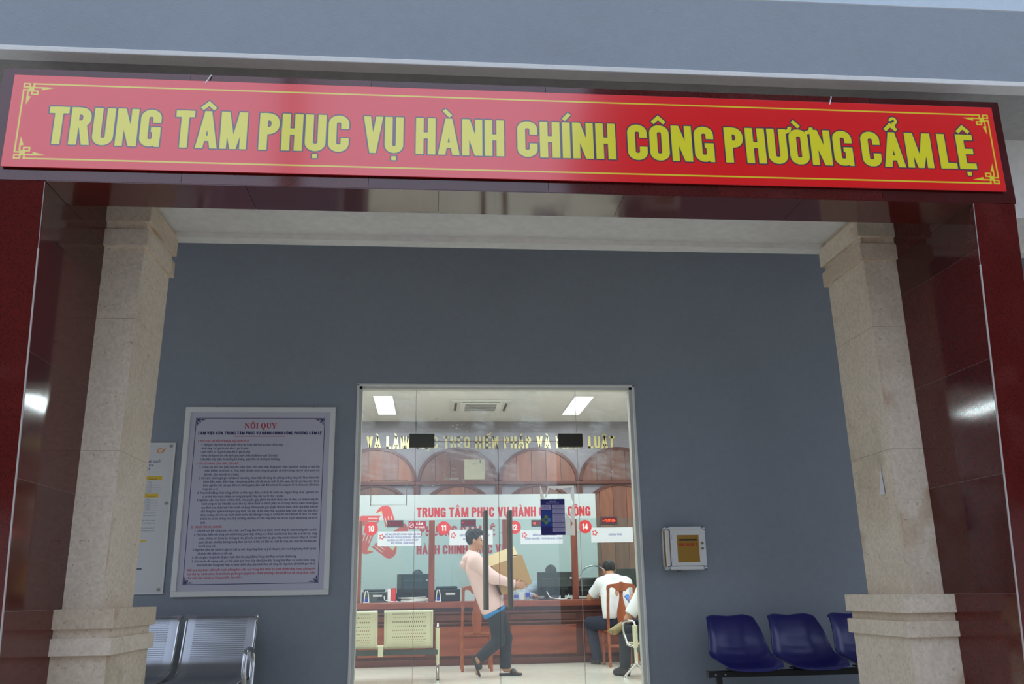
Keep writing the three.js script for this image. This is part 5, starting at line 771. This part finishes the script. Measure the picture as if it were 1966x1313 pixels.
{ // man carrying a box
  const z = -11.5, R = 0.0;
  const j = { pelvis: [0.79, 0.83, z], chest: [0.6, 1.2, z], neck: [0.52, 1.43, z], skull: [0.553, 1.622, z], shR: [0.545, 1.37, z + 0.18], shL: [0.545, 1.37, z - 0.18], elR: [0.765, 1.165, z + 0.27], elL: [0.765, 1.165, z - 0.27], wrR: [1.04, 1.085, z + 0.245], wrL: [1.04, 1.085, z - 0.245], hipR: [0.79, 0.79, z + 0.08], hipL: [0.82, 0.79, z - 0.08], knR: [0.83, 0.42, z + 0.1], knL: [0.935, 0.45, z - 0.09], anR: [0.575, 0.205, z + 0.07], anL: [0.925, 0.085, z - 0.1], toR: [0.565, 0.05, z + 0.07], toL: [1.07, 0.035, z - 0.1] };
  const [t, J, hm] = person({ label: 'young man in a pink hoodie and glasses carrying a cardboard box', base: [0.8, 0, z], j, look: [1, 0.02, 0.05], tilt: [-0.12, 1, 0], hair: 'quiff', handR: [[1, -0.18, -0.05], [-0.05, 0.05, -1], 0.3], handL: [[1, -0.18, 0.05], [-0.05, 0.05, 1], 0.3],
    wear: [
      ['hoodie', hoodieM, [[[0.56, 1.3, z - 0.07], [0.765, 0.82, z - 0.055], 0.135, 0.152], [[0.56, 1.3, z + 0.07], [0.765, 0.82, z + 0.055], 0.135, 0.152], ['neck', 'shR', 0.09, 0.088], ['neck', 'shL', 0.09, 0.088], ['shR', 'elR', 0.088, 0.07], ['elR', 'wrR', 0.07, 0.043], ['shL', 'elL', 0.088, 0.07], ['elL', 'wrL', 0.07, 0.043]], 0.04, [[[0.775, 0.775, z], [0.15, -0.27, 0]], [[0.56, 1.49, z], [0.3, 1, 0]], [[1.035, 1.09, z], [1, -0.2, 0]]], 0.01, 'pale pink hooded sweatshirt'],
      ['hood', hoodieM, [[[0.44, 1.405, z - 0.07], [0.44, 1.405, z + 0.07], 0.05], [[0.415, 1.345, z - 0.05], [0.415, 1.345, z + 0.05], 0.052], [[0.43, 1.3, z - 0.02], [0.43, 1.3, z + 0.02], 0.04], [[0.44, 1.41, z - 0.08], [0.53, 1.445, z - 0.1], 0.046, 0.036], [[0.44, 1.41, z + 0.08], [0.53, 1.445, z + 0.1], 0.046, 0.036], [[0.53, 1.445, z - 0.1], [0.63, 1.4, z - 0.05], 0.036, 0.024], [[0.53, 1.445, z + 0.1], [0.63, 1.4, z + 0.05], 0.036, 0.024]], 0.022, [], 0.008, 'hood hanging behind the neck'],
      ['tee_hem', blueTee, [[[0.7, 1.0, z - 0.055], [0.785, 0.77, z - 0.05], 0.13, 0.148], [[0.7, 1.0, z + 0.055], [0.785, 0.77, z + 0.05], 0.13, 0.148]], 0.04, [[[0.792, 0.733, z], [0.15, -0.27, 0]], [[0.74, 0.86, z], [-0.15, 0.27, 0]]], 0.012, 'blue shirt tail'],
      ['trousers', trousers, [['pelvis', 'hipR', 0.115, 0.11], ['pelvis', 'hipL', 0.115, 0.11], ['hipR', 'knR', 0.108, 0.078], ['hipL', 'knL', 0.108, 0.078], ['knR', [0.61, 0.235, z + 0.075], 0.078, 0.066], ['knL', [0.925, 0.1, z - 0.1], 0.078, 0.07]], 0.03, [[[0.93, 0.085, z], [0, -1, 0]], [[0.585, 0.215, z], [-0.85, -0.6, 0]]], 0.012],
    ] });
  // slip-on sandals: sole and strap
  const sole = (pts) => new THREE.ExtrudeGeometry(new THREE.Shape(pts.map(([a, b]) => new THREE.Vector2(a, b))), { depth: 0.022, bevelEnabled: true, bevelSize: 0.006, bevelThickness: 0.004, bevelSegments: 2 });
  const foot = [[-0.11, -0.03], [-0.09, -0.042], [0, -0.036], [0.09, -0.05], [0.14, -0.035], [0.155, 0], [0.135, 0.036], [0.08, 0.044], [0, 0.036], [-0.09, 0.04], [-0.115, 0.02]];
  const sandal = (m) => { part('sandal_sole', sole(foot).rotateX(-Math.PI / 2).applyMatrix4(m), leather, t); part('sandal_strap', new THREE.TorusGeometry(0.05, 0.014, 8, 20, Math.PI).scale(1, 0.95, 2.4).rotateY(Math.PI / 2).translate(0.05, 0.02, 0).applyMatrix4(m), leather, t); };
  sandal(new THREE.Matrix4().makeTranslation(0.97 - 0.8, 0.004, -0.1)); sandal(new THREE.Matrix4().makeRotationZ(-1.22).setPosition(0.535 - 0.8, 0.158, 0.07));
  // spectacles
  const gl = new THREE.TorusGeometry(0.02, 0.0018, 6, 24); part('glasses', join(gl.clone().translate(0.031, 0.008, 0.102), gl.clone().translate(-0.031, 0.008, 0.102), cyl(V(-0.012, 0.01, 0.104), V(0.012, 0.01, 0.104), 0.0018), ...[-1, 1].map((s) => cyl(V(s * 0.05, 0.012, 0.098), V(s * 0.082, 0.014, -0.01), 0.002))).applyMatrix4(hm), M.darkSteel, t);
}
{ // the box he carries
  const t = thing('cardboard_box', 'open brown cardboard box in the arms of the walking man', 'box', [1.0, 1.2, -11.5]); t.rotation.z = 0.345; const w = 0.2, h = 0.187, d = 0.215, e = 0.004;
  part('side', B(-w, w, -h, h, d - e, d), M.cardboard, t); part('side', B(-w, w, -h, h, -d, -d + e), M.cardboard, t); part('side', B(-w, -w + e, -h, h, -d + e, d - e), M.cardboard, t); part('side', B(w - e, w, -h, h, -d + e, d - e), M.cardboard, t); part('bottom', B(-w, w, -h, -h + e, -d + e, d - e), M.cardboard, t);
  const flap = (g, p, ax, a) => part('flap', g.applyMatrix4(new THREE.Matrix4().makeRotationAxis(V(...ax), a)).translate(...p), M.cardInside, t);
  flap(B(-0.15, 0, -e, 0, -d, d), [-w, h + e, 0], [0, 0, 1], -0.12); flap(B(-w, w, -e, 0, -0.2, 0), [0, h + e, -d], [1, 0, 0], 0.75); flap(B(-0.13, 0, -e, 0, -d + 0.01, d - 0.01), [w, h + e, 0], [0, 0, 1], -0.3); flap(B(-w, w, -e, 0, -0.15, 0), [0, h + e, d - 0.001], [1, 0, 0], -0.2);
}
{ // man in a white shirt at window 14, seen from behind
  const j = { pelvis: [2.58, 0.56, -12.62], chest: [2.58, 0.92, -12.74], neck: [2.56, 1.15, -12.84], skull: [2.545, 1.27, -12.93], shL: [2.4, 1.09, -12.8], shR: [2.75, 1.09, -12.8], elL: [2.265, 0.9, -13.02], elR: [2.87, 0.9, -13.02], wrL: [2.4, 0.93, -13.26], wrR: [2.75, 0.93, -13.26], hipL: [2.48, 0.555, -12.66], hipR: [2.68, 0.555, -12.66], knL: [2.27, 0.55, -13.06], knR: [2.86, 0.55, -13.06], anL: [2.33, 0.09, -12.98], anR: [2.84, 0.09, -13.02], toL: [2.3, 0.035, -13.15], toR: [2.87, 0.035, -13.19] };
  const [t] = person({ label: 'man in a white short-sleeved shirt sitting at window 14', base: [2.58, 0, -12.7], j, look: [-0.05, -0.45, -1], tilt: [0, 1, -0.3], hair: 'short', handL: [[0.6, 0, -0.8], [0, -1, 0], 0.35], handR: [[-0.6, 0, -0.8], [0, -1, 0], 0.35],
    wear: [['shirt', shirt, [[[2.49, 1.02, -12.77], [2.5, 0.66, -12.63], 0.12, 0.128], [[2.66, 1.02, -12.77], [2.66, 0.66, -12.63], 0.12, 0.128], ['neck', 'shL', 0.085, 0.078], ['neck', 'shR', 0.085, 0.078], ['shL', [2.3, 0.95, -12.96], 0.08, 0.072], ['shR', [2.85, 0.95, -12.96], 0.08, 0.072], ['neck', [2.556, 1.19, -12.87], 0.068, 0.066]], 0.05, [[[2.58, 0.62, -12.6], [0, -1, 0]], [[2.55, 1.195, -12.88], [0, 1, -0.3]], [[2.295, 0.945, -12.965], [-0.5, -0.55, -0.65]], [[2.855, 0.945, -12.965], [0.5, -0.55, -0.65]]], 0.01], ['trousers', navy, [['pelvis', 'hipL', 0.13, 0.115], ['pelvis', 'hipR', 0.13, 0.115], ['hipL', 'knL', 0.112, 0.085], ['hipR', 'knR', 0.112, 0.085], ['knL', 'anL', 0.085, 0.07], ['knR', 'anR', 0.085, 0.07]], 0.03, [[[2.58, 0.07, -12.6], [0, -1, 0]]], 0.013],
      ['shoe', leather, [['anL', 'toL', 0.048, 0.04], [[2.335, 0.04, -12.95], 'toL', 0.045, 0.038]], 0.02, [[[2.3, 0.004, -13], [0, -1, 0]], [[2.3, 0.1, -13], [0, 1, 0]]], 0.011], ['shoe', leather, [['anR', 'toR', 0.048, 0.04], [[2.835, 0.04, -12.99], 'toR', 0.045, 0.038]], 0.02, [[[2.3, 0.004, -13], [0, -1, 0]], [[2.3, 0.1, -13], [0, 1, 0]]], 0.011]] });
}
function clerk(label, x, y, z, top, lean) { // seated behind the counter
  const j = { pelvis: [x, 0.52, z - 0.12], chest: [x + lean * 0.4, y - 0.42, z - 0.08], neck: [x + lean * 0.8, y - 0.17, z], skull: [x + lean, y - 0.05, z + 0.05], shL: [x + lean * 0.6 + 0.18, y - 0.24, z - 0.02], shR: [x + lean * 0.6 - 0.18, y - 0.24, z - 0.02], elL: [x + 0.25, 0.95, z + 0.16], elR: [x - 0.25, 0.95, z + 0.16], wrL: [x + 0.12, 0.93, z + 0.36], wrR: [x - 0.12, 0.93, z + 0.36], hipL: [x + 0.09, 0.52, z - 0.1], hipR: [x - 0.09, 0.52, z - 0.1], knL: [x + 0.12, 0.5, z + 0.24], knR: [x - 0.12, 0.5, z + 0.24], anL: [x + 0.12, 0.09, z + 0.2], anR: [x - 0.12, 0.09, z + 0.2], toL: [x + 0.13, 0.035, z + 0.34], toR: [x - 0.13, 0.035, z + 0.34] };
  person({ label, base: [x, 0, z], j, look: [0.05, -0.7, 0.8], tilt: [0, 1, 0.4], hair: 'short', handL: [[-0.4, 0, 0.8], [0, -1, 0], 0.35], handR: [[0.4, 0, 0.8], [0, -1, 0], 0.35], wear: [['shirt', top, [['chest', [x - 0.06, 0.6, z - 0.1], 0.14, 0.13], ['chest', [x + 0.06, 0.6, z - 0.1], 0.14, 0.13], ['neck', 'shL', 0.085, 0.078], ['neck', 'shR', 0.085, 0.078], ['shL', 'elL', 0.078, 0.06], ['shR', 'elR', 0.078, 0.06], ['elL', 'wrL', 0.058, 0.045], ['elR', 'wrR', 0.058, 0.045]], 0.05, [[[x, 0.5, z], [0, -1, 0]]], 0.013], ['trousers', navy, [['pelvis', 'hipL', 0.12, 0.1], ['pelvis', 'hipR', 0.12, 0.1], ['hipL', 'knL', 0.1, 0.075], ['hipR', 'knR', 0.1, 0.075], ['knL', 'anL', 0.075, 0.06], ['knR', 'anR', 0.075, 0.06]], 0.03, [[[x, 0.08, z], [0, -1, 0]]], 0.015], ['shoe', leather, [['anL', 'toL', 0.045, 0.038]], 0.02, [[[x, 0.004, z], [0, -1, 0]]], 0.013], ['shoe', leather, [['anR', 'toR', 0.045, 0.038]], 0.02, [[[x, 0.004, z], [0, -1, 0]]], 0.013]] });
  const s = thing('stool', label.includes('bent') ? 'round stool under the clerk in light grey' : 'round stool under the clerk in dark clothes', 'stool', [x, 0, z - 0.12]); part('seat', new THREE.CylinderGeometry(0.2, 0.19, 0.05, 28).translate(0, 0.35, 0), M.greyPlastic, s); part('column', cyl(V(0, 0.03, 0), V(0, 0.33, 0), 0.03), M.steel, s); part('base', cyl(V(0, 0, 0), V(0, 0.03, 0), 0.2, 0.18, 28), M.black, s);
}
clerk('clerk in light grey bent low behind two black monitors', 1.68, 1.3, -14.35, greyShirt, 0.2);
clerk('clerk in dark clothes mostly hidden behind the wide monitor', -0.23, 1.255, -14.4, navy, 0.02);
{ // person with a phone on the bench behind the frame
  const j = { pelvis: [2.7, 0.5, -10.9], chest: [2.7, 0.82, -11.0], neck: [2.74, 1.05, -11.06], skull: [2.72, 1.2, -11.13], shL: [2.57, 0.98, -10.96], shR: [2.89, 0.98, -11.1], elL: [2.365, 0.655, -11.0], elR: [2.83, 0.75, -11.3], wrL: [2.45, 0.83, -11.14], wrR: [2.62, 0.84, -11.32], hipL: [2.61, 0.49, -10.87], hipR: [2.78, 0.49, -10.96], knL: [2.37, 0.5, -11.2], knR: [2.74, 0.6, -11.36], anL: [2.345, 0.09, -11.18], anR: [2.33, 0.58, -11.2], toL: [2.26, 0.035, -11.3], toR: [2.19, 0.5, -11.16] };
  person({ label: 'person in a white shirt with crossed legs holding a phone behind the door frame', base: [2.6, 0, -11.05], j, look: [-0.35, -0.3, -0.8], tilt: [0, 1, 0], hair: 'short', handL: [[0.1, 0.8, -0.3], [0.3, 0.2, -0.9], 0.5], handR: [[-0.6, 0.5, 0.2], [0.2, 0.2, -0.9], 0.5],
    wear: [['shirt', shirt, [[[2.63, 0.9, -10.97], [2.64, 0.55, -10.88], 0.12, 0.12], [[2.79, 0.9, -11.03], [2.76, 0.55, -10.94], 0.12, 0.12], ['neck', 'shL', 0.085, 0.08], ['neck', 'shR', 0.085, 0.08], ['shL', [2.4, 0.71, -10.99], 0.085, 0.075], ['shR', 'elR', 0.085, 0.07]], 0.05, [[[2.7, 0.5, -11], [0, -1, 0]], [[2.4, 0.705, -10.99], [-0.55, -0.82, 0]], [[2.735, 1.09, -11.07], [0, 1, -0.2]]], 0.011], ['trousers', trousers, [['pelvis', 'hipL', 0.12, 0.11], ['pelvis', 'hipR', 0.12, 0.11], ['hipL', 'knL', 0.1, 0.08], ['hipR', 'knR', 0.1, 0.08], ['knL', 'anL', 0.08, 0.065], ['knR', [2.4, 0.58, -11.22], 0.08, 0.06]], 0.03, [[[2.6, 0.09, -11], [0, -1, 0]]], 0.013],
      ['shoe', leather, [['anL', 'toL', 0.045, 0.04], [[2.36, 0.035, -11.15], 'toL', 0.042, 0.038]], 0.02, [[[2.3, 0.004, -11], [0, -1, 0]]], 0.01], ['shoe', tan, [[[2.31, 0.56, -11.18], [2.17, 0.49, -11.14], 0.052, 0.046]], 0.02, [[[2.25, 0.5, -11.12], [-0.35, -0.75, 0.62]]], 0.008, 'pale tan shoe with its sole turned outward']] });
  const t = thing('phone', 'phone with a lit blue screen in the sitting person\'s hand', 'phone', [2.44, 0.875, -11.16]); t.rotation.set(-0.5, 0.3, 0.6); part('case', RB(-0.036, 0.036, -0.075, 0.075, -0.004, 0.004, 0.003), M.black, t); part('screen', face(0.066, 0.14, 0, 0, 0.0046), S({ color: hex('#3c74c8'), emissive: hex('#3c74c8'), emissiveIntensity: 0.5, roughness: 0.3 }), t);
}
renderer.render(scene, camera);
